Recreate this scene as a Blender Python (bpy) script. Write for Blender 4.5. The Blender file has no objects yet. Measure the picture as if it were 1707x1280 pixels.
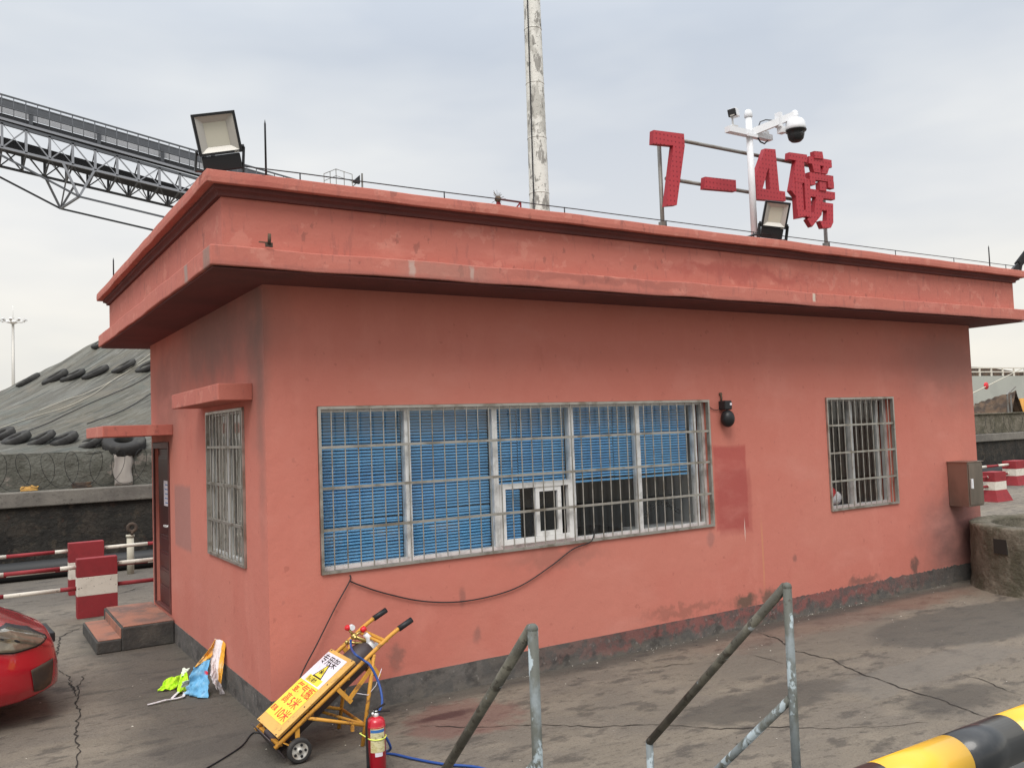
import bpy, bmesh, math, random
from math import radians as R, sin, cos, pi
from mathutils import Vector as V, Matrix, Euler, noise as mnoise
random.seed(7)
sc = bpy.context.scene
COL = sc.collection

# ---------------------------------------------------------------- camera
F, YAW, PIT, ROL = 1451.42, 0.56422, 0.05210, -0.03611
CAM = V((-1.9106, -6.4754, 2.1326))
_f = V((sin(YAW)*cos(PIT), cos(YAW)*cos(PIT), sin(PIT)))
_r0 = V((cos(YAW), -sin(YAW), 0)); _u0 = _r0.cross(_f)
_r = _r0*cos(ROL) + _u0*sin(ROL); _u = _u0*cos(ROL) - _r0*sin(ROL)
cd = bpy.data.cameras.new('camera'); cam = bpy.data.objects.new('camera', cd); COL.objects.link(cam)
cd.sensor_width = 36; cd.sensor_fit = 'HORIZONTAL'; cd.lens = F/1707*36
cd.clip_start = .05; cd.clip_end = 3000
cam.matrix_world = Matrix(((_r.x,_u.x,-_f.x,CAM.x),(_r.y,_u.y,-_f.y,CAM.y),(_r.z,_u.z,-_f.z,CAM.z),(0,0,0,1)))
sc.camera = cam
def ray(px, py): return _f + _r*((px-853.5)/F) - _u*((py-640)/F)
def at(px, py, ax, val):
    """a photo pixel carried to a world plane (ax 0/1/2 = x/y/z equals val)"""
    d = ray(px, py); return CAM + d*((val-CAM[ax])/d[ax])

# ---------------------------------------------------------------- world
SUN_EL, SUN_AZ = R(51), R(220)      # azimuth from +y, clockwise
w = bpy.data.worlds.new('World'); sc.world = w; w.use_nodes = True
nt = w.node_tree; nt.nodes.clear()
def N(t, **k):
    n = nt.nodes.new(t)
    for a, b in k.items(): setattr(n, a, b)
    return n
wo = N('ShaderNodeOutputWorld'); bg = N('ShaderNodeBackground')
sky = N('ShaderNodeTexSky', sky_type='NISHITA', sun_disc=False, sun_elevation=SUN_EL, sun_rotation=SUN_AZ, dust_density=3.0)
tc = N('ShaderNodeTexCoord'); sep = N('ShaderNodeSeparateXYZ')
nt.links.new(tc.outputs['Generated'], sep.inputs[0])
ramp = N('ShaderNodeValToRGB')      # cloud layer brightness by height
cr = ramp.color_ramp
cr.elements[0].position = 0.0; cr.elements[0].color = (.98,.93,.83,1)
cr.elements[1].position = 1.0; cr.elements[1].color = (2.2,2.25,2.35,1)
for p, c_ in ((.10,(.98,.945,.87,1)),(.22,(.87,.875,.875,1)),(.40,(.72,.765,.825,1)),(.58,(.95,1.0,1.06,1)),(.78,(2.0,2.05,2.15,1))):
    e = cr.elements.new(p); e.color = c_
nt.links.new(sep.outputs['Z'], ramp.inputs[0])
mp = N('ShaderNodeMapping'); mp.inputs['Scale'].default_value = (1.3,1.3,4.2)
nt.links.new(tc.outputs['Generated'], mp.inputs[0])
no = N('ShaderNodeTexNoise'); no.inputs['Scale'].default_value = 1.7; no.inputs['Detail'].default_value = 4; no.inputs['Roughness'].default_value=.5
nt.links.new(mp.outputs[0], no.inputs[0])
cr2 = N('ShaderNodeValToRGB'); cr2.color_ramp.elements[0].position=.36; cr2.color_ramp.elements[0].color=(.86,.885,.925,1)
cr2.color_ramp.elements[1].position=.66; cr2.color_ramp.elements[1].color=(1.12,1.10,1.06,1)
nt.links.new(no.outputs[0], cr2.inputs[0])
mul = N('ShaderNodeMix', data_type='RGBA', blend_type='MULTIPLY'); mul.inputs[0].default_value = 1
nt.links.new(ramp.outputs[0], mul.inputs[6]); nt.links.new(cr2.outputs[0], mul.inputs[7])
sc8 = N('ShaderNodeMix', data_type='RGBA', blend_type='MULTIPLY'); sc8.inputs[0].default_value = 1; sc8.inputs[7].default_value = (10,10,10,1)
nt.links.new(mul.outputs[2], sc8.inputs[6])
mx = N('ShaderNodeMix', data_type='RGBA'); mx.inputs[0].default_value = .94
nt.links.new(sky.outputs[0], mx.inputs[6]); nt.links.new(sc8.outputs[2], mx.inputs[7])
nt.links.new(mx.outputs[2], bg.inputs[0]); bg.inputs[1].default_value = .1
nt.links.new(bg.outputs[0], wo.inputs[0])
sd = bpy.data.lights.new('sun', 'SUN'); sd.energy = 2.1; sd.angle = R(28); sd.color = (1,.95,.88)
so = bpy.data.objects.new('sun', sd); COL.objects.link(so)
so.rotation_euler = V((-sin(SUN_AZ)*cos(SUN_EL), -cos(SUN_AZ)*cos(SUN_EL), -sin(SUN_EL))).to_track_quat('-Z','Y').to_euler()
sc.view_settings.view_transform = 'Standard'; sc.view_settings.look = 'None'
sc.view_settings.exposure = 0.0; sc.view_settings.gamma = 1

# ---------------------------------------------------------------- materials
def srgb(*c):
    return tuple(((x/255)/12.92 if x/255 <= .04045 else ((x/255+.055)/1.055)**2.4) for x in c)
def mat(name, col, rough=.8, metal=0., layers=(), bump=None, spec=.4, coat=0, fn=None):
    m = bpy.data.materials.new(name); m.use_nodes = True; t = m.node_tree; L = t.links
    b = t.nodes['Principled BSDF']; b.inputs['Roughness'].default_value = rough; b.inputs['Metallic'].default_value = metal
    b.inputs['Specular IOR Level'].default_value = spec; b.inputs['Coat Weight'].default_value = coat
    b.inputs['Coat Roughness'].default_value = .06
    def n(tp, **k):
        x = t.nodes.new(tp)
        for a, q in k.items(): setattr(x, a, q)
        return x
    tcn = n('ShaderNodeTexCoord'); P = tcn.outputs['Object']
    cur = n('ShaderNodeRGB'); cur.outputs[0].default_value = (*col, 1); cur = cur.outputs[0]
    def noise(scale, st=(1,1,1), det=5, ro=.6, out=0, src=None):
        mpn = n('ShaderNodeMapping')
        if st == 'S':
            mp0 = n('ShaderNodeMapping'); mp0.inputs['Rotation'].default_value = (0,0,R(-32)); L.new(src or P, mp0.inputs[0]); src = mp0.outputs[0]; st = (.14,1.7,.05)
        mpn.inputs['Scale'].default_value = st; L.new(src or P, mpn.inputs[0])
        z = n('ShaderNodeTexNoise'); z.inputs['Scale'].default_value = scale; z.inputs['Detail'].default_value = det; z.inputs['Roughness'].default_value = ro
        L.new(mpn.outputs[0], z.inputs[0]); return z.outputs[out]
    def mr(v, a, bb, c0=0., c1=1.):
        z = n('ShaderNodeMapRange', interpolation_type='SMOOTHSTEP')
        z.inputs[1].default_value=a; z.inputs[2].default_value=bb; z.inputs[3].default_value=c0; z.inputs[4].default_value=c1
        L.new(v, z.inputs[0]); return z.outputs[0]
    def math(op, a, bq):
        z = n('ShaderNodeMath', operation=op)
        for i, q in enumerate((a, bq)):
            if isinstance(q, (int,float)): z.inputs[i].default_value = q
            else: L.new(q, z.inputs[i])
        return z.outputs[0]
    for ly in layers:
        k = ly[0]
        if k == 'n':      # ('n', scale, lo, hi, col, amt, stretch)
            _, s, lo, hi, c2, amt, st = ly; mask = math('MULTIPLY', mr(noise(s, st), lo, hi), amt)
        elif k in 'be':   # ('b'/'e', centre, half, soft, wobble, noisescale, col, amt)
            _, c0, h, soft, wob, ns, c2, amt = ly
            nn = noise(ns, out=1)
            s1 = n('ShaderNodeVectorMath', operation='SUBTRACT'); L.new(nn, s1.inputs[0]); s1.inputs[1].default_value = (.5+c0[0]*0,.5,.5)
            s2 = n('ShaderNodeVectorMath', operation='SCALE'); L.new(s1.outputs[0], s2.inputs[0]); s2.inputs['Scale'].default_value = wob
            s3 = n('ShaderNodeVectorMath', operation='ADD'); L.new(P, s3.inputs[0]); L.new(s2.outputs[0], s3.inputs[1])
            s4 = n('ShaderNodeVectorMath', operation='SUBTRACT'); L.new(s3.outputs[0], s4.inputs[0]); s4.inputs[1].default_value = c0
            s5 = n('ShaderNodeVectorMath', operation='DIVIDE'); L.new(s4.outputs[0], s5.inputs[0]); s5.inputs[1].default_value = h
            if k == 'b':
                s6 = n('ShaderNodeVectorMath', operation='ABSOLUTE'); L.new(s5.outputs[0], s6.inputs[0])
                sx = n('ShaderNodeSeparateXYZ'); L.new(s6.outputs[0], sx.inputs[0])
                d = math('MAXIMUM', math('MAXIMUM', sx.outputs[0], sx.outputs[1]), sx.outputs[2])
            else:
                s6 = n('ShaderNodeVectorMath', operation='LENGTH'); L.new(s5.outputs[0], s6.inputs[0]); d = s6.outputs['Value']
            mask = math('MULTIPLY', mr(d, 1+soft, 1-soft), amt)
            if len(ly) > 8: pass
        elif k == 'brick': # mortar / stone pattern
            _, s, c2, amt = ly
            vv = n('ShaderNodeTexVoronoi', feature='DISTANCE_TO_EDGE'); vv.inputs['Scale'].default_value = s
            mpn = n('ShaderNodeMapping'); mpn.inputs['Scale'].default_value = (1,1,1.5); L.new(P, mpn.inputs[0]); L.new(mpn.outputs[0], vv.inputs[0])
            mask = math('MULTIPLY', mr(vv.outputs[0], .07, .01), amt)
        elif k == 'dots':
            _, pitch, rad, c2, amt = ly
            sx = n('ShaderNodeSeparateXYZ'); L.new(P, sx.inputs[0])
            fx = math('SUBTRACT', math('FRACT', math('DIVIDE', sx.outputs[0], pitch), 0), .5)
            fz = math('SUBTRACT', math('FRACT', math('DIVIDE', sx.outputs[2], pitch), 0), .5)
            d = math('SQRT', math('ADD', math('MULTIPLY', fx, fx), math('MULTIPLY', fz, fz)), 0)
            mask = math('MULTIPLY', mr(d, rad+.08, rad-.08), amt)
        elif k == 'vcell':
            _, s, c2, amt, lo, hi = ly
            vv = n('ShaderNodeTexVoronoi'); vv.inputs['Scale'].default_value = s; L.new(P, vv.inputs[0])
            sx = n('ShaderNodeSeparateColor'); L.new(vv.outputs[1], sx.inputs[0])
            mask = math('MULTIPLY', mr(sx.outputs[0], lo, hi), amt)
        mm = n('ShaderNodeMix', data_type='RGBA'); L.new(mask, mm.inputs[0]); L.new(cur, mm.inputs[6]); mm.inputs[7].default_value = (*c2, 1)
        cur = mm.outputs[2]
    L.new(cur, b.inputs['Base Color'])
    if bump:
        s, st, dist = bump[:3]; stretch = bump[3] if len(bump) > 3 else (1,1,1)
        bn = n('ShaderNodeBump'); bn.inputs['Strength'].default_value = st; bn.inputs['Distance'].default_value = dist
        L.new(noise(s, stretch, 8, .65), bn.inputs['Height']); L.new(bn.outputs[0], b.inputs['Normal'])
    return m
G1 = (1,1,1)
PINK = (.54,.182,.138)
dirt = (.16,.12,.105); dpink = (.42,.13,.10); lpink = (.66,.27,.21)
M = {}
M['wall'] = mat('painted_stucco', PINK, .88, layers=(
    ('n', .9, .35, .75, (.51,.158,.115), .5, (1,1,.6)), ('n', 2.6, .52, .8, lpink, .35, (1,1,.35)),
     ('n', 40, .55, .75, (.5,.16,.12), .15, G1), ('n', 1.7, .54, .60, (.50,.155,.114), .3, (1,1,.8)), ('n', .5, .48, .62, (.545,.200,.150), .6, G1), ('n', 6, .60, .66, (.57,.20,.15), .3, (1,1,.7)), ('n', 11, .64, .68, (.38,.12,.09), .5, G1), ('n', 50, .70, .73, (.22,.10,.08), .6, G1),
    ('b', (4.83,0,1.45), (.235,.3,.43), .06, .05, 3, (.40,.085,.072), .85),
    ('b', (4.88,0,1.30), (.24,.3,.33), .10, .06, 3, (.34,.075,.065), .45),
    ('b', (0,2.96,1.36), (.3,.38,.32), .10, .06, 3, (.33,.17,.15), .75),
    ('e', (-.08,.24,2.95), (.11,.30,.75), .7, .16, 2.5, dirt, .7), ('e', (-.05,.12,2.6), (.08,.10,1.1), .8, .12, 3, dirt, .5), ('e', (0,1.5,3.1), (.3,1.3,.38), .7, .6, 2.5, dirt, .7),
    ('e', (0,3.7,2.6), (.3,.8,.5), .6, .7, 3, (.2,.13,.11), .5), ('e', (9.1,0,2.8), (1.2,.3,.45), .7, .7, 2.5, (.24,.13,.11), .55),
    ('e', (8.9,0,.55), (.7,.3,.6), .7, .6, 3, (.13,.09,.085), .75), ('e', (2.6,0,.98), (.5,.3,.08), .6, .3, 6, (.30,.13,.10), .5),
    ('e', (1.0,0,.35), (.06,.3,.09), .5, .2, 9, (.2,.11,.09), .6), ('e', (1.75,0,.42), (.04,.3,.06), .5, .1, 9, (.25,.12,.1), .6),
    ('e', (4.5,0,.95), (.05,.3,.08), .5, .1, 9, (.3,.14,.12), .6), ('e', (5.0,0,1.0), (.005,.3,.10), .5, .02, 9, (.75,.68,.6), .7),
    ('e',(4.95,0,.26),(.16,.3,.07),.5,.30,8,(.10,.08,.06),.85), ('e',(5.3,0,.27),(.10,.3,.09),.5,.30,8,(.10,.085,.065),.8), ('e',(6.9,0,.24),(.25,.3,.06),.5,.35,8,(.15,.085,.07),.7), ('e',(7.9,0,.30),(.08,.3,.09),.5,.25,9,(.10,.07,.06),.8), ('e',(4.1,0,.30),(.5,.3,.05),.6,.35,9,(.30,.12,.09),.6), ('e',(1.62,0,.75),(.03,.3,.07),.5,.08,9,(.25,.11,.09),.6), ('e',(5.75,0,.62),(.03,.3,.04),.5,.06,9,(.25,.11,.09),.7), ('b',(5.25,0,.72),(.012,.3,.30),.5,.03,3,(.60,.30,.12),.35),
    ('n', 14, .66, .74, (.33,.12,.10), .45, G1),
    ('n', 3.3,.62,.74,(.44,.135,.10),.5,(1,1,.6)), ('n', 1.4, .5,.8, (.60,.25,.20), .5, (.7,.7,1.6))), bump=(6,.35,.02))
M['eave'] = mat('weathered_eave_paint', (.49,.160,.120), .88, layers=(
    ('n', 1.1, .4, .75, (.47,.15,.12), .6, (1,1,.5)), ('n', 4, .55, .75, (.40,.11,.09), .5, (1,1,1)),
    ('n', 3, .5, .8, lpink, .5, (.6,.6,2)), ('n', 16, .56, .66, (.33,.12,.10), .45, (1,1,.22)), ('n', 5, .58, .63, (.58,.24,.185), .5, (1,1,1.2)), ('n', 9, .62, .66, (.27,.10,.08), .6, (1,1,.6)), ('n', 45, .68, .72, (.20,.09,.075), .7, G1),
    ('b', (-.5,-.44,3.38), (.2,.09,.08), .3, .09, 9, (.27,.20,.17), .75), ('b', (-.5,.20,3.37), (.2,.05,.07), .4, .07, 9, (.32,.27,.24), .8),
    ('b', (1.30,-.55,3.38), (.38,.1,.06), .5, .18, 9, (.38,.20,.16), .5), ('b', (.98,-.55,3.38), (.022,.1,.06), .5, .05, 14, (.50,.38,.33), .7), ('b', (1.5,-.55,3.37), (.016,.1,.05), .5, .05, 14, (.48,.36,.31), .7),('b', (2.9,-.55,3.40), (.9,.1,.035), .6, .16, 7, (.30,.105,.085), .55),
    ('b', (5.6,-.55,3.39), (.02,.1,.04), .3, .03, 9, (.62,.55,.45), .8), ('e', (4.7,-.45,3.6), (1.1,.3,.06), .6, .4, 4, (.36,.085,.07), .6),
    ('b', (4.5,-.55,3.30), (5.6,.2,.03), .5, .05, 6, (.27,.10,.085), .45)), bump=(30,.35,.01))
M['soffit'] = mat('soffit_painted_shade', (.150,.050,.045), .9, layers=(('n', 1.6,.4,.7,(.085,.036,.034),.6,G1),), bump=(30,.3,.01))  # under-eave shade put into the colour, darker than the eave paint
M['plinth'] = mat('dark_plinth_paint', (.075,.068,.062), .9, layers=(('n', 1.2,.45,.6,(.13,.115,.10),.7,(1,1,2)), ('n', 26,.6,.66,(.18,.16,.14),.5,G1), ('b', (4.7,0,.01), (5,.3,.05), .6, .1, 6, (.16,.14,.115), .6), 
    ('n', 2.0,.35,.7,(.15,.135,.125),.7,(1,1,1.5)), ('n', 7,.5,.7,(.30,.10,.085),.0,G1), ('n', 12,.6,.72,(.05,.045,.045),.6,G1),
    ('b', (5.3,0,.16), (2.3,.4,.09), .5, .5, 5, (.28,.085,.075), .65), ('n', 9,.45,.60,(.09,.085,.08),.75,G1), ('n', 5,.54,.66,(.035,.032,.03),.6,(1,1,1.4)), ('n', 17,.62,.66,(.24,.22,.20),.5,G1)), bump=(30,.5,.015))
M['ground'] = mat('worn_concrete', (.195,.168,.134), .84, layers=(
    ('n', .30,.36,.62,(.142,.124,.102),.7,G1), ('n', .8,.46,.60,(.200,.171,.131),.7,(1,1.7,1)), ('n', 1.9,.50,.62,(.235,.202,.158),.5,(1,2.2,1)), ('n', 3.1,.53,.64,(.062,.055,.048),.65,(1,1.9,1)),
    ('n', 9,.55,.70,(.060,.052,.045),.45,(1,1.6,1)), ('n', 22,.55,.75,(.19,.165,.14),.35,G1), ('n', 55,.58,.66,(.30,.27,.22),.35,G1), ('n', 70,.56,.66,(.045,.04,.034),.55,G1), ('n', 6,.60,.65,(.075,.064,.052),.5,(1,2.4,1)),
    ('b', (4.9,-.95,0), (1.5,.30,9), .10, .35, 1.8, (.150,.132,.107), .6), ('e', (6.9,-1.35,0), (1.6,.55,9), .10, .45, 1.6, (.084,.078,.068), .75), ('b', (5.0,-2.0,0), (1.1,.22,9), .12, .3, 2.0, (.165,.15,.128), .6),
    ('e', (3.25,-1.75,0), (.85,.28,9), .15, .5, 2.5, (.078,.070,.060), .75), ('e', (4.4,-2.6,0), (.5,.25,9), .3, .5, 3, (.062,.056,.049), .7),
    ('e', (1.25,-.65,0), (.46,.36,9), .25, .6, 4, (.165,.065,.055), .5), ('e', (1.15,-.52,0), (.25,.06,9), .4, .12, 6, (.05,.018,.018), .75),
    ('e', (7.5,-.35,0), (1.0,.25,9), .5, .7, 3, (.17,.085,.06), .5), ('e', (5.6,-.35,0), (1.6,.30,9), .5, .7, 3, (.16,.085,.065), .4),
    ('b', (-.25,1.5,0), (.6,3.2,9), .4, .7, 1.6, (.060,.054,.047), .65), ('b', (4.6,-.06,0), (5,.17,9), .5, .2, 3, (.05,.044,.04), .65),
    ('b', (0,8.5,0), (30,1.9,9), .2, .6, 1, (.075,.07,.065), .5),
    ), bump=(24,.8,.02), spec=.35)
M['crack'] = mat('crack_dirt_hole_shade', (.028,.024,.02), .95)
M['concrete'] = mat('grey_concrete', (.20,.185,.16), .9, layers=(('n',2,.35,.7,(.11,.10,.09),.8,G1),('n',18,.55,.7,(.07,.065,.055),.6,G1)), bump=(25,.5,.02))
M['mossy'] = mat('mossy_concrete', (.17,.15,.115), .95, layers=(('n',2.5,.35,.65,(.075,.07,.045),.85,G1),('n',9,.5,.7,(.27,.24,.19),.5,G1),('n',25,.55,.7,(.05,.045,.035),.5,G1)), bump=(12,.8,.05))
M['stone'] = mat('dark_rubble_stone', (.030,.028,.024), .92, layers=(('vcell',4.6,(.052,.043,.034),.7,.3,.9),('n',2,.42,.62,(.014,.013,.012),.85,G1),('brick',4.6,(.016,.015,.013),.45),('n',6,.56,.68,(.075,.062,.045),.6,G1),('n',8,.60,.7,(.09,.05,.035),.35,G1)), bump=(9,.8,.06))
M['alu'] = mat('aluminium', (.74,.74,.73), .42, .25, layers=(('n',12,.45,.7,(.40,.39,.37),.6,G1),))
M['alu2'] = mat('white_aluminium', (.80,.79,.77), .5, .1, layers=(('n',9,.5,.7,(.45,.43,.40),.6,G1),))
M['steel'] = mat('stainless_bar', (.44,.42,.38), .4, .7, layers=(('n',6,.45,.65,(.22,.19,.15),.8,G1),))
M['glass'] = None
M['blind'] = mat('blue_blind', (.15,.42,.72), .5, layers=(('n',1.5,.4,.7,(.085,.31,.66),.6,G1),('n',.9,.45,.7,(.18,.46,.80),.4,(1,1,3))), spec=.5)
M['black'] = mat('black_plastic', (.018,.018,.02), .5)
M['blackmetal'] = mat('black_metal', (.02,.021,.023), .42, .2)
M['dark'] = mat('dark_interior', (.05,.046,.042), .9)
M['inner'] = mat('interior_plaster', (.42,.42,.42), .9, layers=(('n',2,.4,.7,(.3,.3,.3),.5,G1),))
M['curtain'] = mat('pale_curtain', (.40,.37,.33), .9, layers=(('n',1.2,.4,.7,(.30,.27,.25),.6,(3,3,.4)),))
M['door'] = mat('maroon_door', (.050,.012,.012), .35, layers=(('n',4,.45,.7,(.09,.025,.022),.5,(1,1,.4)),), spec=.5)
M['doorframe'] = mat('maroon_frame', (.10,.030,.026), .45, layers=(('n',6,.5,.7,(.16,.06,.05),.5,G1),))
M['step'] = mat('worn_red_step', (.34,.15,.10), .9, layers=(('n',3,.4,.65,(.12,.09,.08),.8,G1),('n',12,.55,.7,(.42,.20,.14),.5,G1)), bump=(20,.5,.02))
M['stepdark'] = mat('dark_step_side', (.055,.052,.048), .92, layers=(('n',5,.45,.7,(.11,.10,.085),.7,G1),), bump=(25,.6,.02))
M['redsign'] = mat('red_sign_sheet', (.42,.040,.052), .6, layers=(('n',2,.4,.7,(.35,.034,.044),.6,G1),('dots',.052,.17,(.16,.006,.015),.85)))
M['redside'] = mat('red_sign_return', (.30,.018,.028), .6)
M['oldalu'] = mat('dull_aluminium', (.50,.50,.49), .5, .2, layers=(('n',9,.5,.7,(.34,.33,.31),.6,G1),))
M['galv'] = mat('galvanised_pipe', (.24,.235,.22), .55, .4, layers=(('n',7,.4,.65,(.15,.12,.09),.7,(1,1,.5)),))
M['white'] = mat('white_paint', (.74,.75,.77), .4, layers=(('n',6,.5,.7,(.62,.63,.65),.5,G1),))
M['lamp_refl'] = mat('lamp_reflector', (.50,.48,.44), .4, .2)
M['lamp_led'] = mat('lamp_led_panel', (.60,.57,.47), .6)
M['lamp_led2'] = M['lamp_led']
M['pole'] = mat('weathered_pole', (.70,.69,.64), .8, layers=(('n',4,.53,.57,(.42,.41,.37),.8,(1,1,.5)),('n',9,.56,.60,(.22,.21,.19),.8,(1,1,.35)),('n',6,.62,.64,(.14,.135,.12),.7,(1,1,.8)),('n',22,.6,.66,(.12,.115,.10),.5,G1)), bump=(14,.4,.02))
M['railpaint'] = mat('peeling_grey_rail', (.19,.215,.22), .6, layers=(('n',7,.42,.56,(.085,.085,.065),.85,(1,1,.5)),('n',10,.53,.57,(.40,.47,.50),.8,(1,1,.6)),('n',24,.60,.68,(.05,.035,.025),.7,G1)), bump=(30,.5,.006))
M['raildark'] = mat('rail_topbar', (.075,.07,.055), .6, layers=(('n',9,.45,.6,(.14,.13,.10),.8,G1),('n',15,.62,.68,(.30,.33,.34),.7,G1),('n',20,.55,.62,(.035,.028,.02),.8,G1)), bump=(30,.5,.006))
M['yellow'] = mat('yellow_gloss_paint', (.82,.46,.03), .35, layers=(('n',5,.5,.75,(.74,.40,.03),.6,G1),('n',40,.68,.74,(.3,.18,.05),.5,G1)), coat=.3)
M['bandblack'] = mat('black_gloss_paint', (.022,.024,.026), .33, layers=(('n',8,.5,.7,(.04,.042,.043),.6,G1),), coat=.3)
M['cartyellow'] = mat('cart_yellow', (.62,.30,.045), .6, layers=(('n',6,.5,.65,(.48,.22,.04),.7,G1),('n',14,.58,.64,(.22,.10,.04),.75,G1),('n',50,.60,.66,(.12,.06,.03),.7,G1)))
M['cartpanel'] = mat('cart_panel', (.70,.41,.11), .6, layers=(('n',4,.45,.65,(.58,.32,.09),.7,G1),('n',20,.60,.66,(.34,.20,.08),.6,G1),('n',60,.63,.68,(.15,.09,.05),.6,G1)))
M['stickw'] = mat('white_sticker', (.74,.70,.76), .45, layers=(('n',9,.52,.66,(.60,.55,.56),.6,G1),)); M['sticky'] = mat('yellow_sticker', (.84,.67,.07), .45, layers=(('n',9,.52,.66,(.72,.55,.09),.6,G1),))
M['inkb'] = mat('black_ink', (.02,.02,.02), .5); M['inkr'] = mat('red_ink', (.68,.06,.03), .5)
M['cyl'] = mat('gas_cylinder_paint', (.055,.042,.045), .5, layers=(('n',7,.5,.7,(.13,.10,.09),.6,G1),))
M['brass'] = mat('brass', (.50,.36,.13), .35, .9)
M['redplastic'] = mat('red_plastic', (.62,.02,.03), .35)
M['hose'] = mat('blue_hose', (.02,.065,.25), .4)
M['rubber'] = mat('rubber', (.03,.028,.027), .85, layers=(('n',10,.5,.7,(.075,.068,.06),.6,G1),), bump=(20,.5,.01))
M['tyre'] = mat('old_tyre_rubber', (.032,.031,.03), .9, layers=(('n',5,.45,.7,(.07,.068,.06),.7,G1),), bump=(14,.6,.03))
M['rim'] = mat('wheel_rim', (.55,.53,.48), .5, .2, layers=(('n',20,.5,.65,(.30,.22,.15),.6,G1),))
M['extred'] = mat('extinguisher_red', (.50,.012,.028), .28, coat=.4)
M['label'] = mat('yellowed_label', (.66,.60,.36), .5, layers=(('n',30,.45,.6,(.48,.42,.16),.6,(1,1,2)),('n',60,.55,.62,(.20,.16,.10),.5,(1,1,3))))
M['labelblue'] = mat('blue_label_band', (.05,.16,.42), .5)
M['tie'] = mat('yellow_zip_tie', (.72,.80,.15), .45)
M['barred'] = mat('barrier_red', (.27,.026,.032), .7, layers=(('n',6,.45,.7,(.20,.022,.026),.7,G1),('n',25,.63,.72,(.20,.08,.07),.6,G1)), bump=(20,.3,.01))
M['barwhite'] = mat('barrier_white', (.66,.62,.54), .75, layers=(('n',5,.5,.7,(.5,.46,.39),.6,G1),('n',28,.62,.68,(.12,.10,.085),.8,G1)), bump=(20,.3,.01))
M['carpaint'] = mat('red_car_paint', (.47,.006,.018), .25, layers=(('n',1.5,.45,.7,(.40,.006,.016),.4,G1),), coat=1.0, spec=.5)
M['headlight'] = mat('headlight_lens', (.20,.17,.125), .12, .25, layers=(('n',7,.5,.7,(.45,.41,.30),.6,G1),('n',5,.5,.65,(.12,.10,.08),.7,G1)), coat=1)
M['carglass'] = mat('car_glass', (.02,.022,.025), .05, coat=1)
M['tarp'] = mat('camouflage_tarp', (.125,.117,.092), .75, layers=(
    ('n',1.0,.45,.60,(.112,.108,.092),.8,(.5,1.6,.3)),('n',2.2,.52,.60,(.20,.20,.175),.55,'S'),('n',5,.54,.62,(.055,.058,.050),.75,'S'),('n',14,.58,.64,(.34,.34,.32),.4,'S'),('n',11,.60,.66,(.035,.036,.03),.6,'S'),
    ('n',1.1,.55,.66,(.115,.13,.115),.4,G1),('n',1.6,.56,.62,(.17,.15,.115),.5,G1),), bump=(6,1.0,.12,'S'))
M['skirt'] = mat('faded_tarp_skirt', (.125,.125,.105), .85, layers=(('n',2,.45,.65,(.07,.07,.055),.8,G1),('n',1.3,.6,.64,(.24,.21,.18),.8,G1),('n',9,.5,.7,(.17,.165,.14),.5,(1,1,3))), bump=(6,.9,.08))
M['steelgrey'] = mat('conveyor_steel', (.10,.107,.118), .6, .3, layers=(('n',.8,.45,.7,(.10,.105,.115),.7,G1),))
M['conveylight'] = mat('conveyor_cover_light', (.25,.262,.285), .6, layers=(('n',1.2,.5,.7,(.24,.25,.27),.5,(3,1,1)),))
M['conveystrip'] = mat('conveyor_light_strip', (.42,.43,.45), .6)
M['conveydark'] = mat('conveyor_belt_dark', (.035,.037,.042), .7)
M['ship'] = mat('grey_green_hull', (.46,.475,.43), .7, layers=(('n',.5,.5,.7,(.38,.395,.36),.6,G1),))
M['stainbox'] = mat('brushed_steel_box', (.30,.255,.215), .33, .85, layers=(('n',3,.4,.7,(.17,.155,.135),.7,(1,1,.4)),))
M['rust'] = mat('brown_debris', (.13,.085,.055), .9, layers=(('n',3,.4,.6,(.05,.04,.035),.8,G1),))
M['orange'] = mat('orange_paint', (.55,.27,.05), .6)
M['sackblue'] = mat('blue_woven_sack', (.16,.45,.72), .6, layers=(('n',9,.45,.6,(.40,.62,.78),.6,G1),('n',22,.58,.66,(.06,.20,.42),.6,G1),('b',(.02,-.05,.18),(.045,.3,.012),.3,.01,9,(.6,.03,.05),1)), bump=(14,.8,.02))
M['sackorange'] = mat('orange_woven_sack', (.85,.42,.04), .6, layers=(('n',12,.5,.6,(.72,.62,.40),.5,G1),), bump=(14,.8,.02))
M['sackwhite'] = mat('white_woven_sack', (.72,.68,.70), .65, layers=(('n',14,.5,.65,(.52,.47,.45),.6,G1),), bump=(14,.8,.02))
M['neon'] = mat('neon_vest', (.55,.90,.03), .6, layers=(('n',10,.5,.65,(.40,.78,.05),.6,G1),), bump=(14,.8,.02))
M['refl'] = mat('reflective_tape', (.70,.74,.62), .4)
M['pipeblack'] = mat('black_pipe', (.02,.021,.022), .55)
M['pipewhite'] = mat('cream_pipe', (.52,.49,.40), .6)
M['deck'] = mat('steel_deck', (.12,.12,.11), .7)
g = bpy.data.materials.new('window_glass'); g.use_nodes = True; t = g.node_tree; t.nodes.clear()
o_ = t.nodes.new('ShaderNodeOutputMaterial'); tr = t.nodes.new('ShaderNodeBsdfTransparent'); gl = t.nodes.new('ShaderNodeBsdfGlossy'); mxs = t.nodes.new('ShaderNodeMixShader'); fr = t.nodes.new('ShaderNodeLayerWeight')
fr.inputs[0].default_value = .5; p5 = t.nodes.new('ShaderNodeMath'); p5.operation = 'POWER'; p5.inputs[1].default_value = 5
ma = t.nodes.new('ShaderNodeMath'); ma.operation = 'MULTIPLY_ADD'; ma.inputs[1].default_value = .8; ma.inputs[2].default_value = .045
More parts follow.
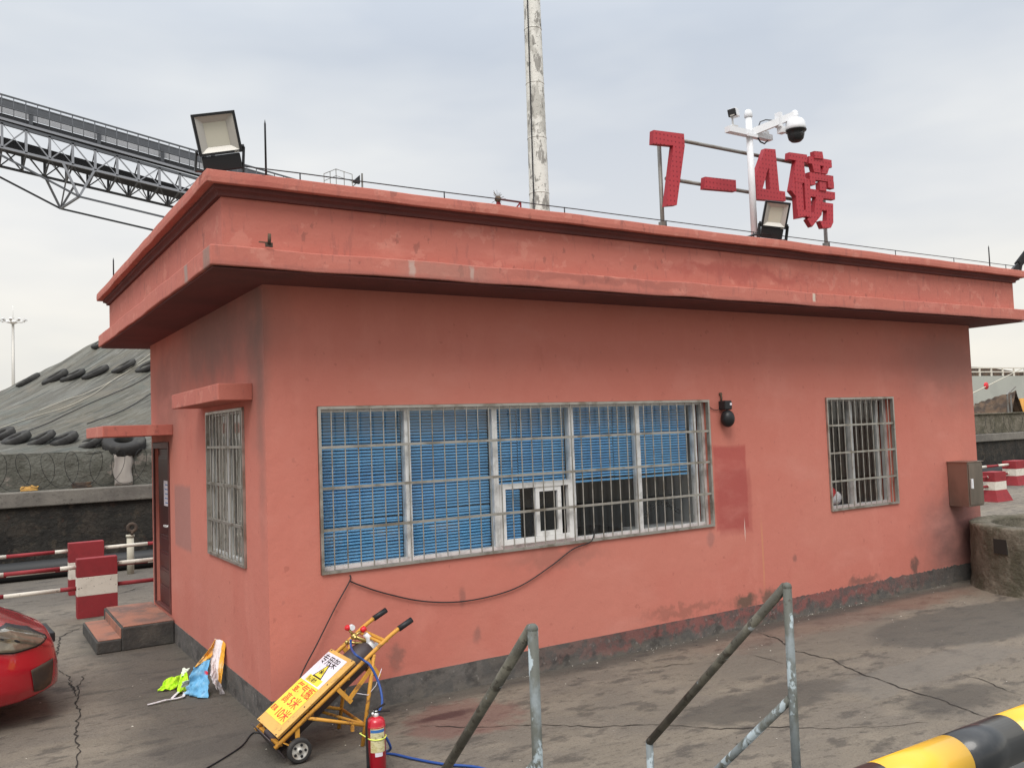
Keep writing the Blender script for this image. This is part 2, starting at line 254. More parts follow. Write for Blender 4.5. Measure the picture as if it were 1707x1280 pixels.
t.links.new(fr.outputs['Facing'], p5.inputs[0]); t.links.new(p5.outputs[0], ma.inputs[0])
gl.inputs['Roughness'].default_value = .04; tr.inputs[0].default_value = (.96,.97,.97,1)
t.links.new(ma.outputs[0], mxs.inputs[0]); t.links.new(tr.outputs[0], mxs.inputs[1]); t.links.new(gl.outputs[0], mxs.inputs[2]); t.links.new(mxs.outputs[0], o_.inputs[0])
M['glass'] = g

# ---------------------------------------------------------------- mesh builder
class MB:
    def __init__(s, T=None): s.v=[]; s.f=[]; s.mi=[]; s.sm=[]; s.cur=0; s.T=T
    def add(s, vs, fs, smooth=False):
        b=len(s.v)
        for p in vs:
            p=V(p); s.v.append(s.T@p if s.T else p)
        for f in fs: s.f.append([b+i for i in f]); s.mi.append(s.cur); s.sm.append(smooth)
        return s
    def box(s, a, b):
        x0,y0,z0=[min(a[i],b[i]) for i in range(3)]; x1,y1,z1=[max(a[i],b[i]) for i in range(3)]
        return s.add([(x0,y0,z0),(x1,y0,z0),(x1,y1,z0),(x0,y1,z0),(x0,y0,z1),(x1,y0,z1),(x1,y1,z1),(x0,y1,z1)],
              [(0,3,2,1),(4,5,6,7),(0,1,5,4),(1,2,6,5),(2,3,7,6),(3,0,4,7)])
    def tube(s, pts, r, n=10, caps=True, closed=False):
        pts=[V(p) for p in pts]; k=len(pts); rs=r if isinstance(r,(list,tuple)) else [r]*k
        up=None; vs=[]
        for i in range(k):
            a=pts[i-1] if (i>0 or closed) else pts[i]; b=pts[(i+1)%k] if (i<k-1 or closed) else pts[i]
            d=(b-a).normalized()
            if up is None:
                up=V((0,0,1)) if abs(d.z)<.9 else V((1,0,0))
            x=d.cross(up).normalized(); y=x.cross(d).normalized(); up=y
            for j in range(n):
                an=2*pi*j/n; vs.append(pts[i]+x*cos(an)*rs[i]+y*sin(an)*rs[i])
        fs=[]
        for i in range(k if closed else k-1):
            for j in range(n):
                i2=(i+1)%k; fs.append((i*n+j,i*n+(j+1)%n,i2*n+(j+1)%n,i2*n+j))
        s.add(vs,fs,True)
        if caps and not closed:
            s.add(vs[:n],[tuple(range(n))[::-1]]); s.add(vs[-n:],[tuple(range(n))])
        return s
    def cyl(s,a,b,r,r2=None,n=16): return s.tube([a,b],[r,r if r2 is None else r2],n)
    def bar(s,a,b,w,h=None,up=(0,0,1)):
        a=V(a);b=V(b);h=h or w;d=(b-a).normalized();u=V(up)
        if abs(d.dot(u))>.95:u=V((0,1,0))
        x=d.cross(u).normalized()*w/2;y=x.cross(d).normalized()*h/2
        return s.add([a-x-y,a+x-y,a+x+y,a-x+y,b-x-y,b+x-y,b+x+y,b-x+y],[(0,3,2,1),(4,5,6,7),(0,1,5,4),(1,2,6,5),(2,3,7,6),(3,0,4,7)])
    def prism(s, poly, d):      # extrude planar polygon by vector d
        n=len(poly); vs=[V(p) for p in poly]; d=V(d); vs+= [p+d for p in vs]
        return s.add(vs,[tuple(range(n)),tuple(range(n,2*n))[::-1]]+[((i+1)%n,i,n+i,n+(i+1)%n) for i in range(n)])
    def lathe(s, prof, c=(0,0,0), n=24, axis='z'):
        vs=[]; c=V(c)
        for r_,h in prof:
            for j in range(n):
                a=2*pi*j/n
                p=(r_*cos(a),r_*sin(a),h) if axis=='z' else ((r_*cos(a),h,r_*sin(a)) if axis=='y' else (h,r_*cos(a),r_*sin(a)))
                vs.append(c+V(p))
        fs=[(i*n+j,i*n+(j+1)%n,(i+1)*n+(j+1)%n,(i+1)*n+j) for i in range(len(prof)-1) for j in range(n)]
        return s.add(vs,fs,True)
    def sphere(s,c,r,n=16,sz=(1,1,1)):
        m=n//2; vs=[];
        for i in range(m+1):
            for j in range(n):
                t_=pi*i/m; a=2*pi*j/n
                vs.append(V(c)+V((r*sz[0]*sin(t_)*cos(a),r*sz[1]*sin(t_)*sin(a),r*sz[2]*cos(t_))))
        return s.add(vs,[(i*n+j,(i+1)*n+j,(i+1)*n+(j+1)%n,i*n+(j+1)%n) for i in range(m) for j in range(n)],True)
    def grid(s, fn, nu, nv, smooth=True):
        vs=[fn(i/nu,j/nv) for i in range(nu+1) for j in range(nv+1)]
        return s.add(vs,[(i*(nv+1)+j,(i+1)*(nv+1)+j,(i+1)*(nv+1)+j+1,i*(nv+1)+j+1) for i in range(nu) for j in range(nv)],smooth)
    def build(s, name, mats, parent=None, bevel=0, thick=0, merge=True, recalc=True, org=None):
        me=bpy.data.meshes.new(name)
        off=V((0,0,0))
        if parent is not None:
            p=parent
            while p is not None: off+=p.location; p=p.parent
        o_loc=V((0,0,0))
        if parent is None and org is not None: off=V(org); o_loc=V(org)
        me.from_pydata([tuple(p-off) for p in s.v],[],s.f)
        mats=mats if isinstance(mats,(list,tuple)) else [mats]
        for m in mats: me.materials.append(M[m])
        for p,i,sm in zip(me.polygons,s.mi,s.sm): p.material_index=i; p.use_smooth=sm
        if recalc:
            bm=bmesh.new(); bm.from_mesh(me); bmesh.ops.remove_doubles(bm,verts=bm.verts,dist=1e-5) if merge else None
            bmesh.ops.recalc_face_normals(bm,faces=bm.faces); bm.to_mesh(me); bm.free()
        ob=bpy.data.objects.new(name,me); COL.objects.link(ob); ob.location=o_loc
        if parent is not None: ob.parent=parent
        if thick:
            md=ob.modifiers.new('t','SOLIDIFY'); md.thickness=thick
        if bevel:
            md=ob.modifiers.new('b','BEVEL'); md.width=bevel; md.segments=2; md.limit_method='ANGLE'; md.angle_limit=R(40); md.harden_normals=False
        return ob
def tag(o,label=None,cat=None,group=None,kind=None):
    if label:o['label']=label
    if cat:o['category']=cat
    if group:o['group']=group
    if kind:o['kind']=kind
    return o
def thing(name,loc,label,cat,group=None):
    o=bpy.data.objects.new(name,None); COL.objects.link(o); o.location=loc; o.empty_display_size=.2
    return tag(o,label,cat,group)
def text(body,size,org,xd,yd,mname,parent,name='lettering',sx=1.,bold=0.,depth=.0008,align='LEFT'):
    c=bpy.data.curves.new('t','FONT'); c.body=body; c.size=size; c.offset=bold; c.align_x=align
    o=bpy.data.objects.new('t',c); COL.objects.link(o)
    dg=bpy.context.evaluated_depsgraph_get(); dg.update(); me=bpy.data.meshes.new_from_object(o.evaluated_get(dg))
    COL.objects.unlink(o); bpy.data.objects.remove(o)
    xd=V(xd).normalized(); yd=V(yd).normalized(); zd=xd.cross(yd)
    off=V((0,0,0)); p=parent
    while p is not None: off+=p.location; p=p.parent
    for v in me.vertices: v.co=V(org)+xd*v.co.x*sx+yd*v.co.y+zd*depth-off
    me.materials.clear(); me.materials.append(M[mname]); me.name=name
    ob=bpy.data.objects.new(name,me); COL.objects.link(ob); ob.parent=parent; return ob

# ================================================================ SETTING
mb=MB(); mb.add([(-900,-900,0),(900,-900,0),(900,900,0),(-900,900,0)],[(0,1,2,3)])
ground=mb.build('ground','ground'); tag(ground,'worn stained grey concrete yard','ground',kind='structure')
def crackline(mb,pix,w):
    pts=[at(x,y,2,.004) for x,y in pix]; out=[]
    for a,b in zip(pts,pts[1:]):
        n=max(2,int((b-a).length/.05)); d=(b-a).normalized(); nr=V((-d.y,d.x,0))
        for i in range(n): out.append(a+(b-a)*(i/n)+nr*random.uniform(-1,1)*.018)
    out.append(pts[-1]); vs=[];fs=[]
    for i,p in enumerate(out):
        q=out[min(i+1,len(out)-1)]-out[max(i-1,0)]; nr=V((-q.y,q.x,0)).normalized(); ww=w*random.uniform(.25,1)*min(1,.3+i*.2,.3+(len(out)-1-i)*.2)
        vs+=[p+nr*ww/2,p-nr*ww/2]
    for i in range(len(out)-1): fs.append((2*i,2*i+1,2*i+3,2*i+2))
    mb.add(vs,fs)
mb=MB()
for pix,wd in (([(700,1208),(790,1211),(880,1207),(1000,1210),(1100,1206),(1200,1214),(1300,1211),(1380,1213),(1480,1210),(1545,1203)],.014),
    ([(1262,1052),(1300,1066),(1330,1085),(1385,1098),(1430,1120),(1500,1145),(1560,1162),(1600,1180),(1650,1195)],.02),
    ([(1595,1122),(1640,1133),(1680,1150),(1707,1158)],.014),([(1250,1090),(1280,1098),(1305,1105)],.014),
    ([(1080,1116),(1120,1108),(1160,1104)],.012),
    ([(137,1044),(118,1052),(101,1060),(98,1080),(90,1095)],.022),([(62,1100),(90,1112),(115,1125),(120,1150)],.014),([(84,1139),(115,1136),(124,1146),(130,1160)],.016),
    ([(142,1122),(131,1140),(128,1166),(133,1190),(126,1215),(131,1245),(124,1290)],.017),
    ([(0,985),(60,982),(120,985),(140,980)],.02),([(195,990),(245,975)],.02),([(40,1005),(55,1000)],.02)): crackline(mb,pix,wd)
mb.build('crack','crack',ground,recalc=False)
# far parapet wall beyond the yard
wl=thing('retaining_wall',(0,10.2,0),'long dark rubble stone wall with grey concrete cap behind the yard','wall')
mb=MB(); mb.box((-30,10.25,0),(60,10.65,1.13)); mb.build('stonework','stone',wl)
mb=MB(); mb.box((-30,10.18,1.13),(60,10.7,1.385)); mb.build('cap','concrete',wl,bevel=.02)
mb=MB(); mb.box((9,10.42,1.385),(60,10.62,2.06)); mb.box((9,10.36,2.06),(60,10.66,2.10)); mb.build('parapet','mossy',wl,bevel=.01)
tag(wl.children[-1],'mossy upper parapet')

# ---------------------------------------------------------------- weigh office
L,D=9.39,4.63; ZS=3.3
office=thing('office_building',(0,0,0),'single storey salmon pink flat roofed weigh office with barred windows','building')
def wall_sheet(mb, u0,u1,z0,z1,holes,P,thick,nrm):
    """P(u,z)->outer point; nrm inward normal; faces outside, inside, reveals"""
    us=sorted({u0,u1,*[h[0] for h in holes],*[h[1] for h in holes]}); zs=sorted({z0,z1,*[h[2] for h in holes],*[h[3] for h in holes]})
    n=V(nrm)*thick
    for a,b in zip(us,us[1:]):
        for c,d in zip(zs,zs[1:]):
            mu,mz=(a+b)/2,(c+d)/2
            if any(h[0]<mu<h[1] and h[2]<mz<h[3] for h in holes): continue
            q=[P(a,c),P(b,c),P(b,d),P(a,d)]
            mb.add(q,[(0,1,2,3)]); mb.add([p+n for p in q],[(3,2,1,0)])
    for h in holes:
        c4=[P(h[0],h[2]),P(h[1],h[2]),P(h[1],h[3]),P(h[0],h[3])]
        for i in range(4):
            a,b=c4[i],c4[(i+1)%4]; mb.add([a,b,b+n,a+n],[(0,1,2,3)])
W1=(.40,4.56,1.075,2.365); W2=(6.39,7.645,1.075,2.365); LW=(.575,1.815,1.105,2.39); DR=(3.58,4.52,.27,2.13)
mb=MB()
wall_sheet(mb,0,L,0,ZS,[W1,W2],lambda u,z:V((u,0,z)),.22,(0,1,0))
wall_sheet(mb,0,D,0,ZS,[LW,DR],lambda u,z:V((0,u,z)),.22,(1,0,0))
wall_sheet(mb,0,L,0,ZS,[],lambda u,z:V((u,D,z)),.22,(0,-1,0))
wall_sheet(mb,0,D,0,ZS,[],lambda u,z:V((L,u,z)),.22,(-1,0,0))
walls=mb.build('wall','wall',office,recalc=False)
# plinth paint skin, slightly proud
mb=MB(); e=.006
def skin(pts_top,f0,f1,nx):
    pass
n=90
def band(P,len_,segs,nrm):
    vs=[];fs=[]
    for i in range(segs+1):
        u=len_*i/segs; zt=.207+.003*mnoise.noise(V((u*3,nrm.x*7,1)))
        if nrm.y and u>5.2: zt+= min(1,(u-5.2))*(.05*max(0,mnoise.noise(V((u*9,3,2)))-.1)+.10*max(0,mnoise.noise(V((u*4,8,2)))-.35)+.025*mnoise.noise(V((u*31,3,2))))
        p=P(u); vs+=[p+V((0,0,zt)),p+V((0,0,zt))+nrm*e,p+nrm*(e+.004)]
    for i in range(segs):
        a=3*i; fs+=[(a,a+3,a+4,a+1),(a+1,a+4,a+5,a+2)]
    mb.add(vs,fs)
band(lambda u:V((u,0,0)),L+e,420,V((0,-1,0))); 
band(lambda u:V((0,u-e,0)),3.50,60,V((-1,0,0)))
mb.add([(0,4.6,0),(-e,4.6,0),(-e,4.63,0),(-e,4.63,.2),(-e,4.6,.2)],[(1,2,3,4)])
mb.build('plinth','plinth',office,recalc=False)
# eave slab and parapet, swept around the rectangle
def ring(mb,prof,x0,x1,y0,y1):
    """prof: closed list of (outward offset, z)"""
    n=len(prof); vs=[]
    for sx,sy in ((-1,-1),(1,-1),(1,1),(-1,1)):
        for o,z in prof:
            vs.append(((x0-o) if sx<0 else (x1+o),(y0-o) if sy<0 else (y1+o),z))
    fs=[(c*n+i,((c+1)%4)*n+i,((c+1)%4)*n+(i+1)%n,c*n+(i+1)%n) for c in range(4) for i in range(n)]
    mb.add(vs,fs)
def wobble(ob,amp,step=.16,fr=2.2,seed=0,chip=.0):
    me=ob.data; bm=bmesh.new(); bm.from_mesh(me)
    for ax_,lo_,hi_ in ((0,-.6,10.0),(1,-.6,5.1)):
        k=lo_
        while k<hi_:
            n3=[0,0,0]; n3[ax_]=1; c3=[0,0,0]; c3[ax_]=k
            bmesh.ops.bisect_plane(bm,geom=bm.verts[:]+bm.edges[:]+bm.faces[:],plane_co=c3,plane_no=n3); k+=step
    for v in bm.verts:
        p=v.co; d=V((mnoise.noise(p*fr+V((seed,0,0))),mnoise.noise(p*fr+V((0,seed+5,0))),mnoise.noise(V((p.x*fr,p.y*fr,seed+9)))))
        v.co=p+d*amp+V((0,0,1))*chip*max(0,mnoise.noise(V((p.x*6,p.y*6,seed)))-.3)
    bm.to_mesh(me); bm.free()
X0,X1,Y0,Y1=-.51,9.80,-.552,5.044
mb=MB(); mb.box((X0,Y0,ZS+.004),(X1,Y1,3.441)); wobble(mb.build('eave_slab','eave',office,bevel=.008),.009)
mb=MB(); mb.box((X0+.022,Y0+.022,ZS-.012),(X1-.022,Y1-.022,ZS-.0055)); mb.build('soffit','soffit',office)  # thin underside sheet in the shade-darkened colour
px0,px1,py0,py1=X0+.107,X1-.107,Y0+.107,Y1-.107
mb=MB(); ring(mb,[(0,3.442),(0,3.80),(-.2,3.80),(-.2,3.442)],px0,px1,py0,py1); mb.build('parapet','eave',office)
mb=MB(); ring(mb,[(0,3.802),(.028,3.802),(.030,3.822),(.040,3.830),(.062,3.838),(.062,3.868),(-.2,3.868),(-.2,3.802)],px0,px1,py0,py1); wobble(mb.build('cornice_moulding','soffit',office),.004,seed=6)  # moulding takes the same colour, its underside shade painted in
mb=MB(); ring(mb,[(.122,3.864),(.125,3.90),(.122,3.950),(-.22,3.956),(-.22,3.869),(.06,3.869)],px0,px1,py0,py1); wobble(mb.build('coping','eave',office,bevel=.006),.007,seed=3)
mb=MB(); mb.box((px0+.2,py0+.2,3.444),(px1-.2,py1-.2,3.50)); mb.build('roof_deck','concrete',office)
mb=MB(); mb.box((.22,.22,0.005),(L-.22,D-.22,.27)); mb.build('interior_floor','concrete',office)
mb=MB(); mb.box((4.60,.23,.27),(4.70,D-.24,ZS-.01)); mb.box((5.9,1.9,.27),(9.1,2.0,ZS-.01)); mb.build('partition','inner',office)
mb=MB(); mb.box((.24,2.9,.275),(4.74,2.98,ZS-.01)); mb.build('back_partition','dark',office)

def grille(parent,P,u0,u1,z0,z1,hz,n,dpt=.012):
    g_=MB()
    o1,o2=-.006-dpt,-.006+dpt
    fw=.022
    def bx(a0,a1,b0,b1,d0,d1): 
        pts=[P(a0,b0,d0),P(a1,b1,d1)]; g_.box(pts[0],pts[1])
    bx(u0,u1,z1-fw,z1,-.02,.02); bx(u0,u1,z0,z0+fw,-.02,.02); bx(u0,u0+fw,z0+fw,z1-fw,-.02,.02); bx(u1-fw,u1,z0+fw,z1-fw,-.02,.02)
    for z in hz: bx(u0+fw,u1-fw,z-.0105,z+.0105,-.014,.009)
    for i in range(1,n):
        u=u0+(u1-u0)*i/n
        zz=[z0+fw]+[q for h in sorted(hz) for q in (h-.013,h+.013)]+[z1-fw]
        g_.cyl(P(u,z0+fw,-.003),P(u,z1-fw,-.003),.0056,n=8)
    return g_.build('security_grille','steel',parent,merge=False)
PF=lambda u,z,d:V((u,d,z)); PL=lambda u,z,d:V((d,u,z))
def frame_rect(mb,P,u0,u1,z0,z1,w,d0,d1):
    mb.box(P(u0,z0,d0),P(u1,z0+w,d1)); mb.box(P(u0,z1-w,d0),P(u1,z1,d1)); mb.box(P(u0,z0+w,d0),P(u0+w,z1-w,d1)); mb.box(P(u1-w,z0+w,d0),P(u1,z1-w,d1))
def blind(parent,u0,u1,z0,z1,y,gapx=None):
    b=MB(); pitch=.026; k=int((z1-z0)/pitch)
    segs=[(u0,u1)] if not gapx else [(u0,gapx-.004),(gapx+.004,u1)]
    for i in range(k):
        z=z1-(i+.5)*pitch
        for a,c in segs:
            sag=.006*mnoise.noise(V((a*3,z*9,0)))+.0025*mnoise.noise(V((a*3,z*60,5)))
            if u0<1 and i in (32,): sag-=.011
            if 1.2<u0<1.4 and i==31: sag-=.012
            ns=6; vs=[];fs=[]
            for j in range(ns+1):
                x=a+(c-a)*j/ns; dz=sag*(j/ns)
                vs+=[(x,y-.009,z-.0105+dz),(x,y-.003,z+.000+dz),(x,y+.010,z+.0095+dz)]
            for j in range(ns):
                q=3*j; fs+=[(q,q+3,q+4,q+1),(q+1,q+4,q+5,q+2)]
            b.add(vs,fs)
    for a,c in segs: b.box((a,y-.012,z0-.012),(c,y+.012,z0+.006)); b.box((a,y-.014,z1),(c,y+.014,z1+.03))
    return b.build('blind','blind',parent,merge=False)
# main window
win=MB(); 
frame_rect(win,PF,W1[0]+.002,W1[1]-.002,W1[2]+.002,W1[3]-.002,.045,.07,.13)
MUL=(1.19,2.03,2.86,3.66)
for x in MUL: win.box((x-.026,.066,W1[2]+.047),(x-.002,.134,W1[3]-.047)); win.box((x+.002,.072,W1[2]+.047),(x+.03,.128,W1[3]-.047))
win.box((4.40,.072,W1[2]+.047),(4.44,.128,W1[3]-.047))
win1=win.build('window','alu',office)
for k,(a,b_) in enumerate(zip((.447,1.222,2.062,2.892,3.692),(1.162,2.002,2.832,3.632,4.513))):
    z0=1.122 if k!=2 else 1.66
    p=MB(); p.box((a,.098,z0),(b_,.102,2.318)); p.build('pane','glass',win1)
blind(win1,.43,1.17,1.10,2.30,.165); blind(win1,1.21,2.01,1.10,2.30,.165)
blind(win1,2.05,2.84,1.66,2.30,.165,2.32); blind(win1,2.88,3.66,1.625,2.30,.165,3.42); blind(win1,3.69,4.39,1.625,2.30,.165)
blind(win1,2.08,2.34,1.12,1.60,.185)
sl=MB(); frame_rect(sl,PF,2.062,2.832,1.125,1.655,.045,.045,.095); sl.build('sliding_sash','alu2',win1)
sl=MB(); frame_rect(sl,PF,2.43,2.71,1.172,1.608,.04,.055,.085); sl.build('sliding_sash','alu2',win1)
p=MB(); p.box((2.11,.088,1.172),(2.43,.091,1.608)); p.build('pane','glass',win1)
p=MB(); p.box((2.472,.068,1.214),(2.668,.071,1.566)); p.build('pane','glass',win1)
grille(office,PF,W1[0]+.003,W1[1]-.003,W1[2]+.003,W1[3]-.003,(2.045,1.73,1.41),38)
# right window
win=MB(); frame_rect(win,PF,W2[0]+.002,W2[1]-.002,W2[2]+.002,W2[3]-.002,.04,.10,.16)
win.box((6.93,.095,W2[2]+.042),(6.985,.155,W2[3]-.042)); win.box((7.46,.11,W2[2]+.042),(7.50,.15,W2[3]-.042))
win2=win.build('window','oldalu',office)
for a,b_ in ((6.432,6.93),(6.985,7.46)):
    p=MB(); p.box((a,.125,1.12),(b_,.129,2.32)); p.build('pane','glass',win2)
grille(office,PF,W2[0]+.003,W2[1]-.003,W2[2]+.003,W2[3]-.003,(2.045,1.73,1.41),12)
# side window
win=MB(); frame_rect(win,PL,LW[0]+.002,LW[1]-.002,LW[2]+.002,LW[3]-.002,.04,.028,.066)
win.box((.024,1.17,LW[2]+.042),(.070,1.22,LW[3]-.042))
win3=win.build('window','oldalu',office)
for a,b_ in ((.617,1.17),(1.22,1.773)):
    p=MB(); p.box((.046,a,1.15),(.049,b_,2.34)); p.build('pane','glass',win3)
def curt(u,v):
    y=.58+1.23*u; return V((.088+.012*sin(u*75+2*sin(v*3))*(.6+.4*v),y,1.14+1.22*v))
cm=MB(); cm.grid(curt,120,8); cm.build('curtain','curtain',win3,recalc=False)
grille(office,PL,LW[0]+.003,LW[1]-.003,LW[2]+.003,LW[3]-.003,(2.07,1.745,1.425),11)
# canopies (concrete sun hoods)
mb=MB(); mb.add([(0,.32,2.435),(0,2.05,2.435),(-.30,1.80,2.435),(-.262,.32,2.435),(0,.32,2.562),(0,2.05,2.562),(-.30,1.80,2.562),(-.262,.32,2.562)],[(0,1,2,3),(7,6,5,4),(3,2,6,7),(0,3,7,4),(1,5,6,2)])
mb.v=[]; mb.f=[]; mb.mi=[]; mb.sm=[]; mb.box((-.262,.32,2.435),(0,2.06,2.565)); mb.build('window_hood','eave',office,bevel=.006)
mb=MB(); mb.box((-.69,3.37,2.205),(0,4.75,2.32)); mb.build('door_hood','eave',office,bevel=.006)
# door
mb=MB()
y0,y1,z0,z1=DR
for a in ((( -.012,y0+.002,z0),(.10,y0+.062,z1-.002)),((-.012,y1-.062,z0),(.10,y1-.002,z1-.002)),((-.012,y0+.062,z1-.07),(.10,y1-.062,z1-.002)),((-.012,y0+.062,z0),(.10,y1-.062,z0+.03))): mb.box(*a)
frm=mb.build('door_frame','doorframe',office,bevel=.004)
mb=MB(); mb.box((.035,y0+.065,z0+.035),(.08,y1-.065,z1-.075))
dx=.035
for (a,b_) in ((1.40,1.98),(.95,1.08),(.76,.90),(.56,.71),(.36,.51)):
    mb.box((dx-.012,y0+.17,a),(dx,y1-.17,b_)); mb.box((dx-.018,y0+.20,a+.03),(dx-.012,y1-.20,b_-.03))
dleaf=mb.build('door','door',office,bevel=.004)
mb=MB(); mb.box((dx-.026,y0+.085,1.10),(dx-.0005,y0+.13,1.30)); mb.cyl((dx-.055,y0+.11,1.21),(dx-.02,y0+.11,1.21),.012); mb.bar((dx-.055,y0+.10,1.21),(dx-.055,y0+.24,1.21),.02); mb.build('handle','alu',dleaf)
mb=MB(); mb.box((dx-.021,y0+.14,1.42),(dx-.019,y0+.42,1.70)); stk=mb.build('door_notice','stickw',dleaf)
mb=MB(); 
for i in range(5): mb.box((dx-.0225,y0+.20,1.45+i*.05),(dx-.0212,y0+.34+.02*(i%2),1.460+i*.05))
mb.build('notice_print','labelblue',dleaf)

# doorstep
st=thing('doorstep',(-.35,4,0),'two worn red and black concrete steps at the maroon side door','steps')
mb=MB(); mb.box((-.525,3.40,0),(-.012,4.75,.235)); mb.box((-.765,3.405,0),(-.526,4.60,.125)); mb.build('riser','stepdark',st,bevel=.012)
mb=MB(); mb.box((-.505,3.42,.2355),(-.012,4.73,.245)); mb.box((-.745,3.425,.1255),(-.526,4.58,.134)); mb.box((-.533,3.43,.1345),(-.5255,4.57,.225)); mb.build('tread','step',st,bevel=.004)

# things on the walls ------------------------------------------------
p0=(4.76,0,2.2)
lm=thing('wall_camera',p0,'small black dome camera on bracket on the pink wall right of the long window','camera')
mb=MB(); mb.box((4.70,-.10,2.255),(4.80,-.0,2.35)); mb.build('housing','black',lm,bevel=.012)
mb=MB(); mb.sphere((4.755,-.07,2.165),.075,20,(1,.95,1.2)); mb.build('dome','blackmetal',lm)
mb=MB(); mb.box((4.765,-.102,2.30),(4.792,-.1005,2.325)); mb.build('label','stickw',lm)
mb=MB(); mb.tube([(4.735,-.012,2.34),(4.735,-.016,2.38),(4.73,-.014,2.42)],.010); mb.cyl((4.73,-.0,2.42),(4.73,-.02,2.42),.016); mb.build('bracket','rust',lm)
mb=MB(); mb.tube([(4.55,-.01,2.30),(4.60,-.015,2.265),(4.66,-.012,2.255),(4.71,-.03,2.27)],.0035,6); tag(mb.build('camera_cable','black',lm),None)
def cable(name,pts,r,m,label,cat,sub=8):
    P=[V(p) for p in pts]; out=[]
    for i in range(len(P)-1):
        a=P[max(i-1,0)];b=P[i];c=P[i+1];d=P[min(i+2,len(P)-1)]
        for k in range(sub):
            t_=k/sub; out.append(.5*((2*b)+(c-a)*t_+(2*a-5*b+4*c-d)*t_*t_+(3*b-a-3*c+d)*t_**3))
    out.append(P[-1]); q=MB(); q.tube(out,r,8); o=q.build(name,m,org=P[0]); return tag(o,label,cat)
cp=[at(x,y,1,-.018) for x,y in ((992,880),(985,902),(955,915),(920,942),(870,975),(820,993),(760,1003),(700,1001),(640,988),(600,975),(583,968))]
cable('sagging_cable',cp,.0055,'black','thin dark cable sagging along the pink wall below the long window','cable')
cp=[at(583,958,1,-.012),at(583,968,1,-.02),at(560,1010,1,-.03),at(530,1070,1,-.05),at(500,1130,1,-.07)]+[V((.15,-.2,.25)),V((-.02,-.30,.03)),at(425,1220,2,.008),at(400,1245,2,.008),at(340,1282,2,.008),at(300,1300,2,.008)]
cable('ground_cable',cp,.0055,'black','thin black cable dropping down the wall behind the gas trolley and across the ground','cable')
hk=MB(); a=at(448,405,1,-.556); hk.box(a+V((-.025,-.012,-.03)),a+V((.025,.0,.0))); hk.cyl(a+V((0,-.012,-.01)),a+V((0,-.02,.06)),.012,n=8); hk.bar(a+V((-.07,-.004,0)),a+V((0,-.004,0)),.008)
tag(hk.build('wall_hook','rust',org=a),'small rusty pipe stub on the eave band below the large floodlight','hook')
bx=thing('meter_box',(8.83,-.15,1.2),'brushed stainless steel cabinet on the far right end of the front wall','cabinet')
mb=MB(); mb.box((8.69,-.27,.965),(9.01,-.008,1.515)); mb.build('cabinet','stainbox',bx,bevel=.004)
mb=MB(); mb.box((8.70,-.283,.985),(9.00,-.271,1.495)); dd=mb.build('door','stainbox',bx,bevel=.003)
mb=MB(); mb.box((8.72,-.305,1.19),(8.75,-.2835,1.31)); mb.build('latch','white',dd,bevel=.004)
mb=MB(); mb.box((8.675,-.29,1.516),(9.025,-.008,1.525)); mb.build('lid','stainbox',bx)

# interior things
dk=MB(); dk.box((2.2,1.25,.92),(4.5,1.9,.96)); dk.box((2.3,1.3,.27),(2.36,1.85,.92)); dk.box((4.36,1.3,.27),(4.42,1.85,.92)); tag(dk.build('desk','rust',org=(3.3,1.5,.3)),'dark desk inside behind the long window','desk')
mo=thing('monitor',(3.3,1.5,.96),'black computer monitor on the desk behind the long window','monitor')
q=MB(); q.box((3.05,1.50,1.06),(3.55,1.53,1.38)); q.build('screen','black',mo); q=MB(); q.box((3.27,1.51,.962),(3.33,1.55,1.06)); q.box((3.2,1.45,.9605),(3.4,1.6,.972)); q.build('stand','black',mo)
q=MB(); pts=[]
for i in range(60):
    t_=i/59; pts.append(V((3.85+.5*t_+.06*sin(i*.9),.30+.03*cos(i*1.3),1.15+.09*abs(sin(i*.5))+.12*sin(t_*3))))
q.tube(pts,.005,6); tag(q.build('cable_tangle','black',org=(4,.3,1.1)),'tangled black cable inside the right end of the long window','cable')
q=MB(); q.box((3.75,.26,1.078),(4.55,.5,1.098)); q.box((3.75,.26,.98),(4.5,.28,1.076)); tag(q.build('sill_shelf','inner',org=(4,.4,1.0)),'grey shelf inside the right end of the long window','shelf')
q=MB()
for i,(x,z,c) in enumerate(((6.55,1.22,0),(6.68,1.25,1),(6.78,1.19,2),(6.62,1.16,2))): q.cur=c; q.sphere((x,.24,z),.11,12,(1.1,.4,.75))
tag(q.build('bundled_bag',['sackblue','redplastic','sackwhite'],org=(6.6,.24,1.1)),'blue and red bundled bag behind the small barred right window','bag')

